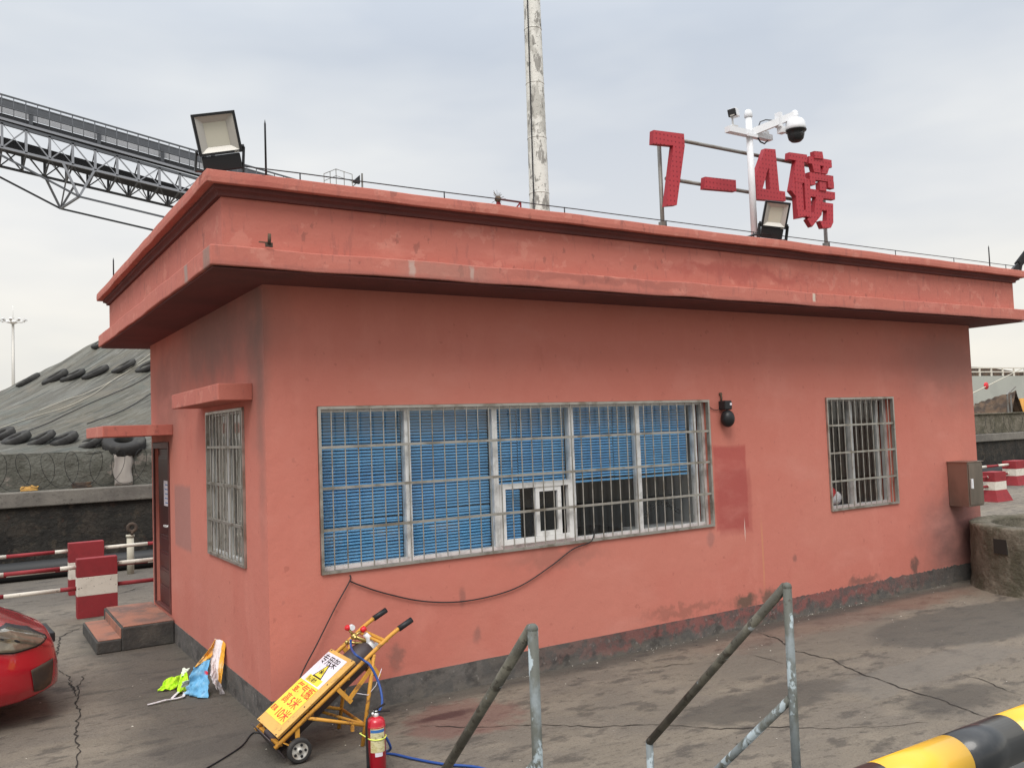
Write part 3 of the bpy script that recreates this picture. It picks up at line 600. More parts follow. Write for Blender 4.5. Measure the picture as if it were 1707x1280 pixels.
# ---------------------------------------------------------------- roof things
def floodlight(loc,w,h,rot,label,glass='lamp_led'):
    T=Matrix.Translation(loc)@Euler(rot,'XYZ').to_matrix().to_4x4()
    root=thing('floodlight',loc,label,'floodlight','floodlights on the roof edge')
    f=MB(T); d=.05; t_=.018     # faces local -Y; origin bottom centre of the lens frame
    for a,b in (((-w/2,-d,0),(w/2,0,t_)),((-w/2,-d,h-t_),(w/2,0,h)),((-w/2,-d,t_),(-w/2+t_,0,h-t_)),((w/2-t_,-d,t_),(w/2,0,h-t_)),((-w/2+t_,-.008,t_),(w/2-t_,0,h-t_))): f.box(a,b)
    for i in range(7): f.box((-w/2+.03+i*(w-.06)/6-.003,.0005,.02),(-w/2+.03+i*(w-.06)/6+.003,.03,h-.02))
    f.build('housing','blackmetal',root,bevel=.003)
    r_=MB(T); a=w/2-t_; b=w/2-t_-.17*w; y0_,y1_=-d+.006,-.014
    z0_,z1_=t_,h-t_; q0,q1=t_+.13*h,h-t_-.15*h
    r_.add([(-a,y0_,z0_),(a,y0_,z0_),(a,y0_,z1_),(-a,y0_,z1_),(-b,y1_,q0),(b,y1_,q0),(b,y1_,q1),(-b,y1_,q1)],[(0,1,5,4),(1,2,6,5),(2,3,7,6),(3,0,4,7)])
    r_.build('reflector','lamp_refl',root)
    l_=MB(T); l_.box((-b,y1_+.002,q0),(b,y1_+.004,q1)); l_.build('led_panel',glass,root)
    k=MB(T); k.box((-w/2+.01,-d+.006,-.11),(w/2-.02,.02,-.002)); k.build('driver_box','blackmetal',root,bevel=.008)
    text('IP66',.018,T@V((w/2-.055,-d-.0005,.0005)),T.to_3x3()@V((1,0,0)),T.to_3x3()@V((0,0,1)),'lamp_refl',root)
    for sx in (-1,1):
        bk=MB(T); bk.cyl((sx*(w/2+.004),-.01,.03),(sx*(w/2+.02),-.01,.03),.02); bk.build('pivot','blackmetal',root)
    bk=MB()
    zb=3.958
    for sx in (-1,1):
        p=T@V((sx*(w/2+.016),-.01,.03)); bk.bar(p,V((p.x+.0,p.y+.03,zb)),.012,.03)
    pl=T@V((-(w/2+.016),-.01,.03)); pr=T@V(((w/2+.016),-.01,.03))
    bk.bar(V((pl.x,pl.y+.03,zb+.006)),V((pr.x,pr.y+.03,zb+.006)),.04,.01); bk.build('bracket','blackmetal',root)
    return root
floodlight((-.405,-.47,4.085),.285,.275,(R(16),R(-12),R(-12)),'large black floodlight on the near left roof corner, lens facing down')
floodlight((5.12,-.47,4.10),.25,.265,(R(20),R(10),R(-38)),'black floodlight leaning at the foot of the white camera pole under the red number four')
floodlight((9.88,-.42,4.06),.26,.26,(R(38),R(0),R(40)),'black floodlight seen edge-on at the far right roof corner')
def rod(x,y,h,label,kink=0):
    q=MB(); z=3.956; q.tube([(x,y,z),(x,y,z+h-.03),(x,y,z+h)],[.008,.007,.001],8); q.cyl((x,y,z),(x,y,z+.02),.02,n=10); q.bar((x,y,z+.02),(x+.18,y,z+.012),.012)
    tag(q.build('lightning_rod','blackmetal',org=(x,y,z)),label,'lightning rod','lightning rods on the roof edge')
rod(-.09,-.45,.43,'thin dark lightning rod beside the large left floodlight')
rod(-.45,4.22,.29,'thin lightning rod on the far left end of the side roof edge'); rod(9.17,-.45,.30,'thin lightning rod at the right end of the roof edge')
lc=thing('lightning_wire',(0,-.47,3.95),'thin dark lightning wire on short pegs along the front roof edge','wire')
q=MB(); xs=[-.3+i*(10/24) for i in range(25)]
q.tube([(x,-.47,4.025+.004*mnoise.noise(V((x*2,0,0)))) for x in xs],.0045,6); q.build('wire','blackmetal',lc)
for i in range(9): q=MB(); x=.15+i*1.17; q.cyl((x,-.47,3.955),(x,-.47,4.03),.005,n=6); q.cyl((x,-.47,3.956),(x,-.47,3.963),.014,n=8); q.build('peg','blackmetal',lc)
pts=[(-.33,-.40,3.962),(-.15,-.36,3.975),(.0,-.42,3.985),(.1,-.44,3.966),(.3,-.40,3.963),(.55,-.38,3.962)]
cable('lamp_cable',pts,.007,'black','short black cable from the large left floodlight along the coping','cable')
pts=[(4.62,-.45,3.965),(4.75,-.46,3.97),(4.84,-.47,4.0),(4.93,-.46,4.01)]
cable('lamp_cable',pts,.012,'black','short thick black cable at the foot of the leaning floodlight','cable')

# sign: three red sheet characters and a dash on a pipe frame
YS=.06
def zz(o,s): return lambda p:at(o[0]+p[0]*s,o[1]+p[1]*s,1,YS)
Z5=zz((1040,150),.23433); ZB=zz((1240,230),.14843)
sgn=thing('rooftop_sign',(5.5,YS+.1,3.5),'red perforated sheet characters on a grey pipe frame standing on the roof','sign')
def glyph(name,strokes,conv,label,cat='sign letter'):
    root=None
    q=MB(); 
    for i,pl_ in enumerate(strokes):
        pts=[conv(p) for p in pl_]; off=V((0,-.0022*(i%7),0))
        pts=[p+off for p in pts]; n_=len(pts); dd_=V((0,.06,0)); back=[p+dd_ for p in pts]
        q.cur=0; q.add(pts,[tuple(range(n_))]); q.cur=1; q.add(back,[tuple(range(n_))[::-1]])
        q.add(pts+back,[(i_,(i_+1)%n_,n_+(i_+1)%n_,n_+i_) for i_ in range(n_)])
    c_=sum((v for v in q.v),V((0,0,0)))/len(q.v); c_=V((c_.x,c_.y,min(v.z for v in q.v)))
    o=q.build(name,['redsign','redside'],sgn,merge=False,recalc=False); return tag(o,label)
glyph('sign_character',[[(212,286),(428,313),(433,398),(400,402),(208,382)],[(352,392),(433,396),(376,820),(300,826)]],Z5,'red perforated sheet numeral 7 at the left end of the rooftop sign')
glyph('sign_dash',[[(578,618),(797,642),(800,722),(572,702)]],Z5,'short red dash between the numerals 7 and 4 on the roof')
glyph('sign_character',[[(238,120),(355,130),(400,600),(295,590),(278,322)],[(238,122),(280,318),(212,565),(150,610),(125,440)],[(135,560),(460,605),(467,712),(143,690)]],ZB,'red perforated sheet numeral 4 beside the white camera pole')
glyph('sign_character',[
 [(510,162),(710,190),(712,275),(505,240)],[(585,245),(672,258),(690,445),(590,665),(528,590),(552,450)],
 [(572,470),(650,480),(678,892),(598,905)],[(572,432),(738,466),(738,520),(572,492)],[(674,490),(738,500),(752,895),(692,885)],[(595,800),(700,815),(700,880),(600,892)],
 [(778,152),(872,160),(885,240),(785,230)],[(732,205),(985,250),(990,335),(730,285)],[(765,290),(855,300),(862,395),(790,385)],[(895,315),(960,325),(935,408),(875,400)],
 [(730,385),(1000,430),(1002,505),(735,462)],[(735,450),(800,465),(795,532),(745,530)],[(935,490),(1002,498),(1005,575),(940,560)],
 [(840,495),(915,505),(918,600),(845,590)],[(735,570),(1025,612),(1025,695),(735,655)],[(812,640),(895,655),(872,865),(765,1000),(712,915),(790,830)],
 [(870,722),(1000,740),(1002,950),(975,1010),(885,1015),(850,932),(925,935),(932,820),(868,812)]],ZB,'red perforated sheet Chinese character at the right end of the rooftop sign')
fr_=sgn
yf=YS+.11
def pf(px,py): return at(px,py,1,yf)
q=MB()
zt=pf(1143,236).z; zl=pf(1105,297).z
for nm,z in (('rail',zt),('rail',zl)):
    q=MB(); q.cyl((pf(1108,260).x,yf,z),(pf(1350,300).x,yf,z),.020,n=10); q.build('rail','galv',fr_)
for px in (1108,1379):
    x=pf(px,375).x; q=MB(); q.cyl((x,yf+.03,3.5),(x,yf+.03,5.13 if px<1200 else 4.75),.022,n=10); q.box((x-.03,yf+.0,3.5),(x+.03,yf+.06,4.22)); q.build('post','galv',fr_)

# camera mast
cx,cy=5.0,-.33; 
cm_=thing('camera_mast',(cx,cy,3.956),'white pole with crossed arms carrying cameras on the roof edge','camera pole')
q=MB(); q.cyl((cx,cy,3.957),(cx,cy,5.27),.034,n=18); q.lathe([(.036,5.27),(.042,5.275),(.042,5.31),(.036,5.335),(.025,5.35),(.001,5.355)],(cx,cy,0)); q.cyl((cx,cy,3.957),(cx,cy,3.97),.09,n=18); q.build('pole','white',cm_)
z=5.10
pA=at(1212,212,1,cy); pB=at(1284,230,1,cy)
q=MB(); q.bar((pA.x,cy-.0,z),(pB.x,cy,z),.07,.058); q.build('cross_arm','white',cm_)
# long arm comes towards the yard and right
e_=at(1325,192,1,-.58); q=MB(); s_=V((cx+.04,cy-.01,z+.02)); q.bar(s_,e_,.055,.07); q.cyl(e_+V((0,0,.02)),e_+V((0,0,-.05)),.035,n=14); q.sphere(e_+V((0,0,.015)),.036,12); q.build('long_arm','white',cm_)
q=MB(); ck=s_+(e_-s_)*.62; q.box(ck+V((-.02,-.035,-.06)),ck+V((.02,.035,.09))); q.box(ck+V((.0,-.04,-.12)),ck+V((.07,.03,-.055))); q.build('clamp','white',cm_); q=MB(); q.bar((cx-.07,cy-.045,z-.03),(cx+.07,cy-.045,z-.03),.02,.03); q.build('clamp','white',cm_)
dc=thing('dome_camera',tuple(e_),'white dome camera with black globe hanging from the long mast arm','camera')
ex,ey,ez=e_
q=MB(); q.lathe([(.001,ez-.03),(.04,ez-.032),(.075,ez-.05),(.098,ez-.08),(.103,ez-.13),(.106,ez-.16),(.10,ez-.162)],(ex,ey,0)); q.build('housing','white',dc)
q=MB(); q.lathe([(.10,ez-.155),(.11,ez-.165),(.105,ez-.175),(.088,ez-.178),(.085,ez-.215),(.075,ez-.255),(.05,ez-.28),(.001,ez-.288)],(ex,ey,0)); q.build('globe','blackmetal',dc)
q=MB(); q.sphere((ex-.01,ey-.078,ez-.215),.022,12); q.build('lens','glass',dc)
sx_=at(1219,190,1,cy); 
fl=thing('small_camera',(sx_.x,cy,5.12),'small white box camera with black front on the left end of the mast arm','camera')
T=Matrix.Translation((sx_.x+.0,cy-.02,sx_.z+.0))@Euler((R(10),R(-6),R(-60)),'XYZ').to_matrix().to_4x4()
q=MB(T); q.box((-.042,-.05,-.04),(.042,-.03,.04)); q.build('front','black',fl,bevel=.01)
q=MB(T); q.box((-.04,-.03,-.035),(.045,.12,.045)); q.build('body','white',fl,bevel=.006)
q=MB(T); q.box((-.022,-.052,-.034),(.022,-.0505,-.022)); q.build('sensor_strip','lamp_refl',fl)
q=MB(); q.cyl((sx_.x+.02,cy,5.125),(sx_.x+.01,cy,sx_.z-.03),.010,n=8); q.box((sx_.x-.02,cy-.03,5.123),(sx_.x+.06,cy+.03,5.15)); q.build('bracket','alu',fl)
q=MB(); q.tube([(cx+.10,cy-.02,5.15),(cx+.14,cy-.03,5.24),(cx+.19,cy-.06,5.26),(cx+.25,cy-.10,5.25)],.006,6)
q.tube([(cx+.10,cy-.02,5.07),(cx+.14,cy-.02,5.03),(cx+.2,cy-.02,5.02),(cx+.25,cy-.02,5.06)],.008,6); q.build('loose_cable','black',cm_)
q=MB(); q.box((cx+.20,cy-.03,5.125),(cx+.27,cy+.03,5.16)); q.build('junction_box','alu',cm_)

# tall pole behind the office
tp=thing('tall_pole',(6.83,6.2,0),'tall weathered cream coloured round mast rising behind the roof','pole')
q=MB(); q.tube([(6.83,6.2,i) for i in range(0,14)],[.225-.0075*i for i in range(14)],28); q.build('shaft','pole',tp)
for i in range(4,13):
    q=MB(); r0=.2255-.0075*i; q.lathe([(r0-.01,i+.31),(r0+.003,i+.31),(r0+.003,i+.32),(r0-.01,i+.32)],(6.83,6.2,0),28); q.build('joint_band','pole',tp)
q=MB(); q.tube([(6.83-(.235-.0075*i)+.03*(i%3==1)*0,6.1,i) for i in range(3,14)],.012,6); q.build('cable','black',tp)

# ---------------------------------------------------------------- background left
def zr(x): 
    s=3.42+(x+1.16)*.60
    return max(1.6,min(s,6.6))
def hz(x,y):
    t_=(y-10.5)/6.5
    if t_<=1: z=2.0+(zr(x)-2.0)*(t_*.9+.1*sin(t_*pi/2)) if zr(x)>2 else 2.0+(zr(x)-2)*t_
    else: z=zr(x)-(t_-1)*3.2
    q=-.53*x+.85*y; l_=.85*x+.53*y
    return max(0,z+.07*mnoise.noise(V((q*1.6,l_*.2,0)))*.8+.035*mnoise.noise(V((q*4.5,l_*.3,4)))+.018*mnoise.noise(V((q*10,l_*.5,9))))
hp=thing('coal_heap',(3,15,0),'big heap covered with grey green camouflage tarps behind the stone wall','covered heap')
q=MB(); q.grid(lambda u,v:V((-9+21*u,10.5+12.5*v,hz(-9+21*u,10.5+12.5*v))),230,170); q.build('tarpaulin','tarp',hp,recalc=False)
q=MB(); q.grid(lambda u,v:V((-9+21*u,10.5+.05*mnoise.noise(V((u*50,v*2,0)))-.03*sin(v*3),2.02-.68*v+.02*mnoise.noise(V((u*40,0,3)))*v)),200,8); q.build('skirt','skirt',hp,recalc=False)
for (x,w_,h_,m_) in ((-.95,.26,.08,'cartpanel'),(.52,.30,.56,'curtain'),(-.15,.30,.10,'rust')):
    q=MB(); q.grid(lambda u,v:V((x-w_/2+w_*u+.03*mnoise.noise(V((v*3,x,0))),10.42+.02*sin(u*7),1.39+h_*v+.03*mnoise.noise(V((u*4,x,1)))*v)),8,8); q.build('loose_patch',m_ if m_ in M else 'lamp_led',hp,thick=.01,recalc=False)
def hit(px,py):
    d=ray(px,py).normalized(); t_=16
    while t_<45:
        p=CAM+d*t_
        if p.y>10.6 and hz(p.x,p.y)>=p.z: return p
        t_+=.03
    return None
TY=[]
for k_,(x_,y_,n_,m_) in enumerate(((-1.6,12.4,60,'pipewhite'),(-.6,13.2,40,'pipewhite'),(-1.9,11.6,70,'black'),(.1,11.9,50,'black'))):
    pts=[]
    for i in range(n_):
        xx=x_+i*.075; yy=y_+i*.047+.12*sin(i*.21+k_)
        pts.append(V((xx,yy,hz(xx,yy)+.02)))
    q=MB(); q.tube(pts,.006 if m_=='pipewhite' else .009,5); q.build('tie_rope',m_,hp)
def tyre_mesh(c,nrm,R_,r_,name):
    q=MB(); rot=V((0,0,1)).rotation_difference(V(nrm)).to_matrix()
    vs=[];n1,n2=40,14
    for i in range(n1):
        a=2*pi*i/n1
        for j in range(n2):
            b=2*pi*j/n2; rr=R_-r_+r_*math.copysign(abs(cos(b))**.38,cos(b)); hh=r_*1.05*math.copysign(abs(sin(b))**.5,sin(b))
            if abs(cos(b))>.7 and cos(b)>0: rr+=.012*(i%2)
            vs.append(V(c)+rot@V((rr*cos(a),rr*sin(a),hh)))
    q.add(vs,[(i*n2+j,((i+1)%n1)*n2+j,((i+1)%n1)*n2+(j+1)%n2,i*n2+(j+1)%n2) for i in range(n1) for j in range(n2)],True)
    return q
tl=[(48,636,'leftmost tyre of the upper row on the tarp slope'),(93,631,'second tyre from the left in the upper row on the tarp slope'),(122,628,'third tyre from the left in the upper row on the tarp slope'),
 (160,623,'fourth tyre from the left in the upper row on the tarp slope'),(207,613,'fifth and widest tyre in the upper row on the tarp slope'),(248,612,'rightmost tyre of the upper row, half hidden by the office wall'),
 (3,728,'leftmost tyre of the lower row, cut by the photo edge'),(28,735,'second tyre from the left in the lower row above the skirt'),(68,735,'third tyre from the left in the lower row above the skirt'),
 (107,736,'fourth tyre from the left in the lower row above the skirt'),(150,741,'fifth tyre in the lower row, beneath the end of the door hood'),(207,744,'big tyre lying flat just left of the office door'),(172,574,'tyre at the crest of the heap under the roof corner')]
for px,py,lb in tl:
    p=hit(px,py)
    if p is None: continue
    if px==207 and py==744: nrm=V((-.10,-.46,1)); rr=.365; tr_t=.105
    else:
        nrm=V((-.60,-.16,1)).normalized() if py<700 else V((-.50,-.20,1)).normalized(); rr=(.275 if py<700 else .26)*(1+.08*sin(px*1.7)); tr_t=(.058 if py<700 else .060)*(1+.12*sin(px*2.3)); nrm=(nrm+V((.08*sin(px),.06*cos(px*1.3),0))).normalized()
    p=p+nrm.normalized()*tr_t*.5
    tag(tyre_mesh(p,nrm.normalized(),rr,tr_t,'tyre').build('old_tyre','tyre',org=p),'worn black tyre, '+lb if not lb.startswith(('big','tyre')) else 'worn black '+lb,'tyre','tyres weighing down the tarp')
# razor wire
def concertina(x0,x1,label,zc=1.72,r=.27,pitch=.36,y=10.31):
    q=MB(); n_=int((x1-x0)/pitch*18); pts=[]
    for i in range(n_+1):
        a=i/18*2*pi; x=x0+(x1-x0)*i/n_; rr=r*(1+.12*mnoise.noise(V((i*.02,1,0)))); pts.append(V((x+.19*cos(a+.3*sin(i*.05)),y+.08*sin(a*.5),zc+rr*sin(a)*1.15)))
    q.tube(pts,.0045,5); tag(q.build('razor_wire','blackmetal',org=(x0,y,zc)),label,'razor wire','coils of razor wire on the stone wall')
concertina(-4,4,'dark coil of razor wire on the stone wall in front of the tarp heap'); concertina(20,34,'dark coil of razor wire on the stone wall right of the office',zc=1.66,r=.25,pitch=.6)
# black pipe and cream post by the wall
q=MB(); q.cyl((-12,9.65,.15),(30,9.65,.15),.15,n=20); tag(q.build('drain_pipe','pipeblack',org=(0,9.7,0)),'thick black pipe lying along the foot of the stone wall','pipe')
vp=thing('vent_post',(.47,9.1,0),'short cream pipe with a ring valve on top in front of the stone wall','pipe')
q=MB(); q.cyl((.42,9.1,0),(.42,9.1,.62),.055,n=14); q.lathe([(.06,.60),(.068,.60),(.068,.63),(.055,.64)],(.42,9.1,0)); q.build('pipe','pipewhite',vp)
q=MB(); q.lathe([(.035,-.025),(.085,-.025),(.09,0),(.085,.025),(.035,.025),(.035,-.025)],(.44,9.05,.75),20,'y'); q.cyl((.44,9.05,.64),(.44,9.05,.69),.03,n=10); q.build('ring_valve','rust',vp)

# barriers
def barrier(x0,x1,y,z1,th,bands,label,flare=0,lean=0):
    root=thing('barrier_block',((x0+x1)/2,y,0),label,'barrier','red and white concrete barrier blocks')
    zs=[0]+[b[0] for b in bands]; 
    for i,(zt_,c) in enumerate(bands):
        za=zs[i]; q=MB()
        def e(z): return flare*max(0,1-z/ (z1*.38)) if flare else 0
        vs=[]
        for z in (za+(.0006 if i else 0),zt_):
            k=e(z); vs+=[(x0-k,y-th/2-k,z),(x1+k,y-th/2-k,z),(x1+k,y+th/2+k,z),(x0-k,y+th/2+k,z)]
        q.add(vs,[(0,3,2,1),(4,5,6,7),(0,1,5,4),(1,2,6,5),(2,3,7,6),(3,0,4,7)]); q.build('band',c,root,bevel=.004)
    return root
barrier(-.722,-.262,5.65,.725,.16,[(.27,'barred'),(.50,'barwhite'),(.725,'barred')],'nearest red and white striped slab barrier beside the doorstep')
barrier(-.632,-.17,7.6,.735,.16,[(.22,'barred'),(.46,'barwhite'),(.735,'barred')],'farther red and white slab barrier half hidden behind the nearest one')
def striped(x0,x1,y,z,r,label,seg=.62,ph=0):
    root=thing('striped_bar',(x0,y,z),label,'barrier bar','red and white striped bars between the barriers')
    x=x0; i=ph
    while x<x1-1e-6:
        b=min(x1,x+seg); q=MB(); q.cyl((x,y,z),(b,y,z),r,n=12); q.build('stripe','barred' if i%2 else 'barwhite',root); x=b; i+=1
for y,x0a,x1a,x0b,x1b,nm in ((5.65,-4.5,-.724,-.26,3.6,'near'),(7.6,-4.4,-.634,-.168,3.6,'far')):
    for z,lv in ((.625,'upper'),(.365,'lower')):
        striped(x0a,x1a,y,z,.026,f'{lv} red and white bar left of the {"nearest" if nm=="near" else "farther"} slab barrier',.6,0 if lv=='upper' else 1)
        striped(x0b,x1b,y,z,.026,f'{lv} red and white bar between the {"nearest" if nm=="near" else "farther"} slab barrier and the office',.6,0 if lv=='upper' else 1)
barrier(18.86,19.36,5.2,.70,.34,[(.27,'barred'),(.47,'barwhite'),(.70,'barred')],'red and white flared barrier block right of the steel cabinet',flare=.09)
barrier(23.75,24.4,7.3,.70,.4,[(.27,'barred'),(.47,'barwhite'),(.70,'barred')],'second red and white flared barrier block at the right photo edge',flare=.09)
for z,nm in ((.80,'upper'),(.36,'lower')):
    striped(12,18.84,5.2,z if z<.5 else .58,.035,f'{nm} red and white bar left of the flared barrier by the cabinet',.62,1)
striped(12,23.7,7.3,.60,.035,'upper red and white bar running to the second flared barrier',.62,0); striped(19.9,23.7,7.3,.34,.035,'lower red and white bar running to the second flared barrier',.62,0)
striped(24.75,30,7.3,.34,.035,'red and white bar right of the second flared barrier',.62,0)

# ---------------------------------------------------------------- far things
def py(px,py_): return at(px,py_,1,60.)
cv=thing('conveyor_gallery',(0,60,0),'long dark steel conveyor gallery on trusses sloping down behind the roof','conveyor')
def lin(a,b,x): 
    t_=(x-a.x)/(b.x-a.x); return a+(b-a)*t_
XA,XB=-28.,22.
def chord(p,q_): a=py(*p); b=py(*q_); return lambda x:lin(a,b,x)
top=chord((0,156.6),(326,251)); wk=chord((0,197),(332,290)); uc=chord((0,204),(326,297)); lc_=chord((0,245),(309,321))
mid=chord((0,176),(326,268)); W_=4.6
def sb(fn,y,w,h,name,m,parent=cv,dz=0): 
    q=MB(); a,b=fn(XA),fn(XB); q.bar((a.x,y,a.z+dz),(b.x,y,b.z+dz),w,h); return q.build(name,m,parent)
# cover strips
def strip(f1,d1,f2,d2,y,name,m,th=.06):
    q=MB(); a1,b1,a2,b2=f1(XA),f1(XB),f2(XA),f2(XB); q.prism([(a1.x,y,a1.z+d1),(b1.x,y,b1.z+d1),(b2.x,y,b2.z+d2),(a2.x,y,a2.z+d2)],(0,th,0)); return q.build(name,m,cv)
strip(top,-.02,top,-.58,60.9,'belt_cover','steelgrey'); strip(top,-.60,top,-.98,60.7,'side_sheet','conveystrip'); strip(top,-1.02,wk,.05,60.8,'belt','conveydark')
q=MB(); a,b=top(XA),top(XB); q.prism([(a.x,60.9,a.z+.02),(b.x,60.9,b.z+.02),(b.x,63.6,b.z+.02),(a.x,63.6,a.z+.02)],(0,0,.08)); q.build('roof_sheet','steelgrey',cv)
sb(top,60.05,.10,.10,'handrail','steelgrey'); sb(wk,60.0,.10,.16,'walkway_beam','conveylight'); sb(uc,62.3,1.6,.55,'return_belt','conveydark',dz=-.75); 
q=MB(); a,b=wk(XA),wk(XB); q.prism([(a.x,60.1,a.z+.1),(b.x,60.1,b.z+.1),(b.x,60.75,b.z+.1),(a.x,60.75,a.z+.1)],(0,0,.08)); q.build('walkway_floor','conveydark',cv)
sb(uc,60.05,.16,.2,'chord','steelgrey'); sb(uc,64.6,.16,.2,'chord','steelgrey'); sb(lc_,60.05,.16,.16,'chord','conveylight'); sb(lc_,64.6,.16,.16,'chord','steelgrey')
q1=MB();q2=MB();q3=MB();q4=MB(); k=0; x=XA; pit=1.42
while x<XB-pit:
    for y,qq in ((60.05,q1),(64.6,q2)):
        u0,l0=uc(x),lc_(x); u1,l1=uc(x+pit),lc_(x+pit)
        qq.bar((x,y,u0.z),(x,y,l0.z),.16,.16); qq.bar((x,y,u0.z),(x+pit,y,l1.z),.08) if k%2 else qq.bar((x,y,l0.z),(x+pit,y,u1.z),.08)
        qq.bar((x,y,u0.z),(x+pit,y,l1.z),.04)
    q3.bar((x,60.05,lc_(x).z),(x,64.6,lc_(x).z),.1); q3.bar((x,60.05,lc_(x).z),(x+pit,64.6,lc_(x+pit).z),.07); q3.bar((x,60.05,uc(x).z),(x,64.6,lc_(x).z),.07)
    t0=top(x).z; q4.cyl((x,60.05,wk(x).z),(x,60.05,t0),.035,n=6); q4.cyl((x+.7,60.05,wk(x+.7).z),(x+.7,60.05,top(x+.7).z),.025,n=6)
    if k%3==0: q4.box((x+.2,60.55,wk(x).z+.2),(x+.45,60.68,t0-.3))
    x+=pit; k+=1
q1.build('truss','conveylight',cv); q2.build('truss','steelgrey',cv); q3.build('cross_bracing','steelgrey',cv); q4.build('railing_post','steelgrey',cv)
q=MB(); q.tube([(lin(mid(XA),mid(XB),x_).x,60.05,mid(x_).z) for x_ in (XA,XB)],.04,6); q.build('handrail','steelgrey',cv)
# tension struts
KN=py(132,328); kf=at(101,348,1,64.6)
q=MB()
for kp,y in ((KN,60.05),(kf,64.6)):
    cx_=kp.x
    for dx_ in (-1.0,1.0): q.bar((cx_+dx_,y,lc_(cx_+dx_).z),(cx_,y,kp.z),.15)
q.bar(KN,kf,.14); q.bar((KN.x-.6,60.05,lc_(KN.x-.6).z),kf,.09); q.build('strut','conveylight',cv)
q=MB()
er=at(273,362,1,60.05); dl=(er-KN)/(er.x-KN.x)
for kp,y in ((KN,60.05),(kf,64.6)):
    q.bar(kp,kp+dl*16,.12); lf=at(0,258,1,60.05); dd_=(lf-KN)/(lf.x-KN.x); q.bar(kp,kp+dd_*(-14),.12)
q.build('tie_rod','steelgrey',cv)
for xx in (-24,24):
    q=MB()
    zt_=lc_(min(xx,XB)).z
    xq=min(xx,XB-.5)
    for y in (60.05,64.6):
        q.bar((xq-1.2,y,0),(xq-.2,y,zt_),.3); q.bar((xq+1.2,y,0),(xq+.2,y,zt_),.3)
    q.build('trestle','steelgrey',cv)

hm=thing('high_mast_light',(7.05,200,0),'tall thin white mast with a ring of lamps far away at the left edge','street lamp')
q=MB(); q.cyl((7.05,200,0),(7.05,200,29),.42,.24,12); q.build('mast','lamp_refl',hm)
q=MB(); q.cyl((7.05,200,29),(7.05,200,31.5),.05,n=6); q.lathe([(.3,27.6),(.9,27.9),(.9,28.2),(.3,28.4)],(7.05,200,0),12)
for i in range(10):
    a=2*pi*i/10; q.bar((7.05,200,27.9),(7.05+2.0*cos(a),200+2.0*sin(a),28.1),.12)
q.build('carriage','alu2',hm)
for i in range(10):
    a=2*pi*i/10+.1; q=MB(); c_=V((7.05+2.3*cos(a),200+2.3*sin(a),28.3)); q.bar(c_-V((.25*cos(a),.25*sin(a),.15)),c_+V((.3*cos(a),.3*sin(a),.25)),.5,.3); q.build('lamp_head','alu',hm)

# distant rooftop railing, small lamp and red boom peeking over the coping
sf=thing('silo_railing',(16.2,40,0),'faint grey railed platform far behind, just above the coping left of centre','railing')
q=MB(); zc=at(560,306,1,40).z
A=[at(540,290,1,40),at(560,282,1,41),at(587,291,1,40)]
zb=zc-1.2
for a,b in zip(A,A[1:]):
    q.cyl(a,b,.022,n=6); q.cyl(a-V((0,0,.4)),b-V((0,0,.4)),.02,n=6)
for a in A+[(A[0]+A[1])/2,(A[1]+A[2])/2]: q.cyl((a.x,a.y,zb),a,.022,n=6)
q.build('railing','galv',sf)
q=MB(); q.box((A[0].x-.2,39.9,zb-.3),(A[2].x+.2,42,zb)); q.cyl((A[1].x,41,0),(A[1].x,41,zb-.3),.9,n=20); q.build('tower','concrete',sf)
dl_=thing('far_lamp',tuple(at(597,303,1,40)),'tiny dark floodlight on a far post above the coping','floodlight')
c_=at(597,300,1,40); q=MB(); q.prism([c_+V((-.35,0,-.15)),c_+V((.12,0,.3)),c_+V((.12,0,-.2))],(0,.2,0)); q.build('lamp_head','black',dl_)
q=MB(); q.bar(c_+V((.25,0,.4)),(c_.x+.25,40,0),.08); q.bar(c_+V((-.4,.1,-.5)),c_+V((0,.1,-.1)),.05); q.build('post','galv',dl_)
rc=thing('red_boom',tuple(at(840,335,1,40)),'red lattice boom tip with a spiky head showing above the coping beside the tall pole','boom')
c_=at(830,332,1,40); d_=at(868,345,1,40)
q=MB(); q.bar(c_,d_+V((0,0,.3)),.10); q.bar(d_+V((0,0,.3)),d_+V((-.6,0,-.4)),.08); q.bar(d_+V((0,0,.3)),d_+V((0,0,-.6)),.08); q.bar(c_,c_+V((-.15,0,-1)),.12); q.bar(c_,c_+V((.35,0,-1)),.12); q.bar(c_+V((0,0,-1)),(c_.x,40,0),.5); q.build('lattice','barred',rc)
q=MB(); q.sphere(c_,.22,10)
for i in range(26):
    a=random.uniform(0,2*pi); b=random.uniform(.1,2.2); dd_=V((cos(a)*sin(b),.3*sin(a),cos(b)));q.cyl(c_,c_+dd_*random.uniform(.35,.62),.012,n=4)
q.build('spiky_head','rust',rc)

# ship beyond the wall at the right
sh=thing('moored_ship',(90,30,0),'grey green ship hull with white deck railing beyond the wall at the right','ship')
q=MB(); hz0=[]; n_=24
def hull(u,v):
    x=58+100*u; b=min(1,(1-u)*5+.15)
    return V((x,30+6*(1-b)-.6*v+.6,.0+4.85*v+.5*u))
q.grid(hull,30,6); q.grid(lambda u,v:V((58+100*u,hull(u,1).y+12*v,hull(u,1).z)),30,2); q.add([hull(0,0),hull(0,1),hull(0,1)+V((0,12,0)),hull(0,0)+V((0,12,0))],[(0,1,2,3)]); q.build('hull','ship',sh,recalc=False)
q=MB(); 
for i in range(60):
    x=58.2+i*1.6; z=4.85+.5*(x-58)/100; q.bar((x,30.1,z),(x,30.1,z+.62),.10)
for dz in (.62,.32): q.bar((58,30.1,4.85+dz),(155,30.1,5.34+dz),.08)
q.build('railing','barwhite',sh)
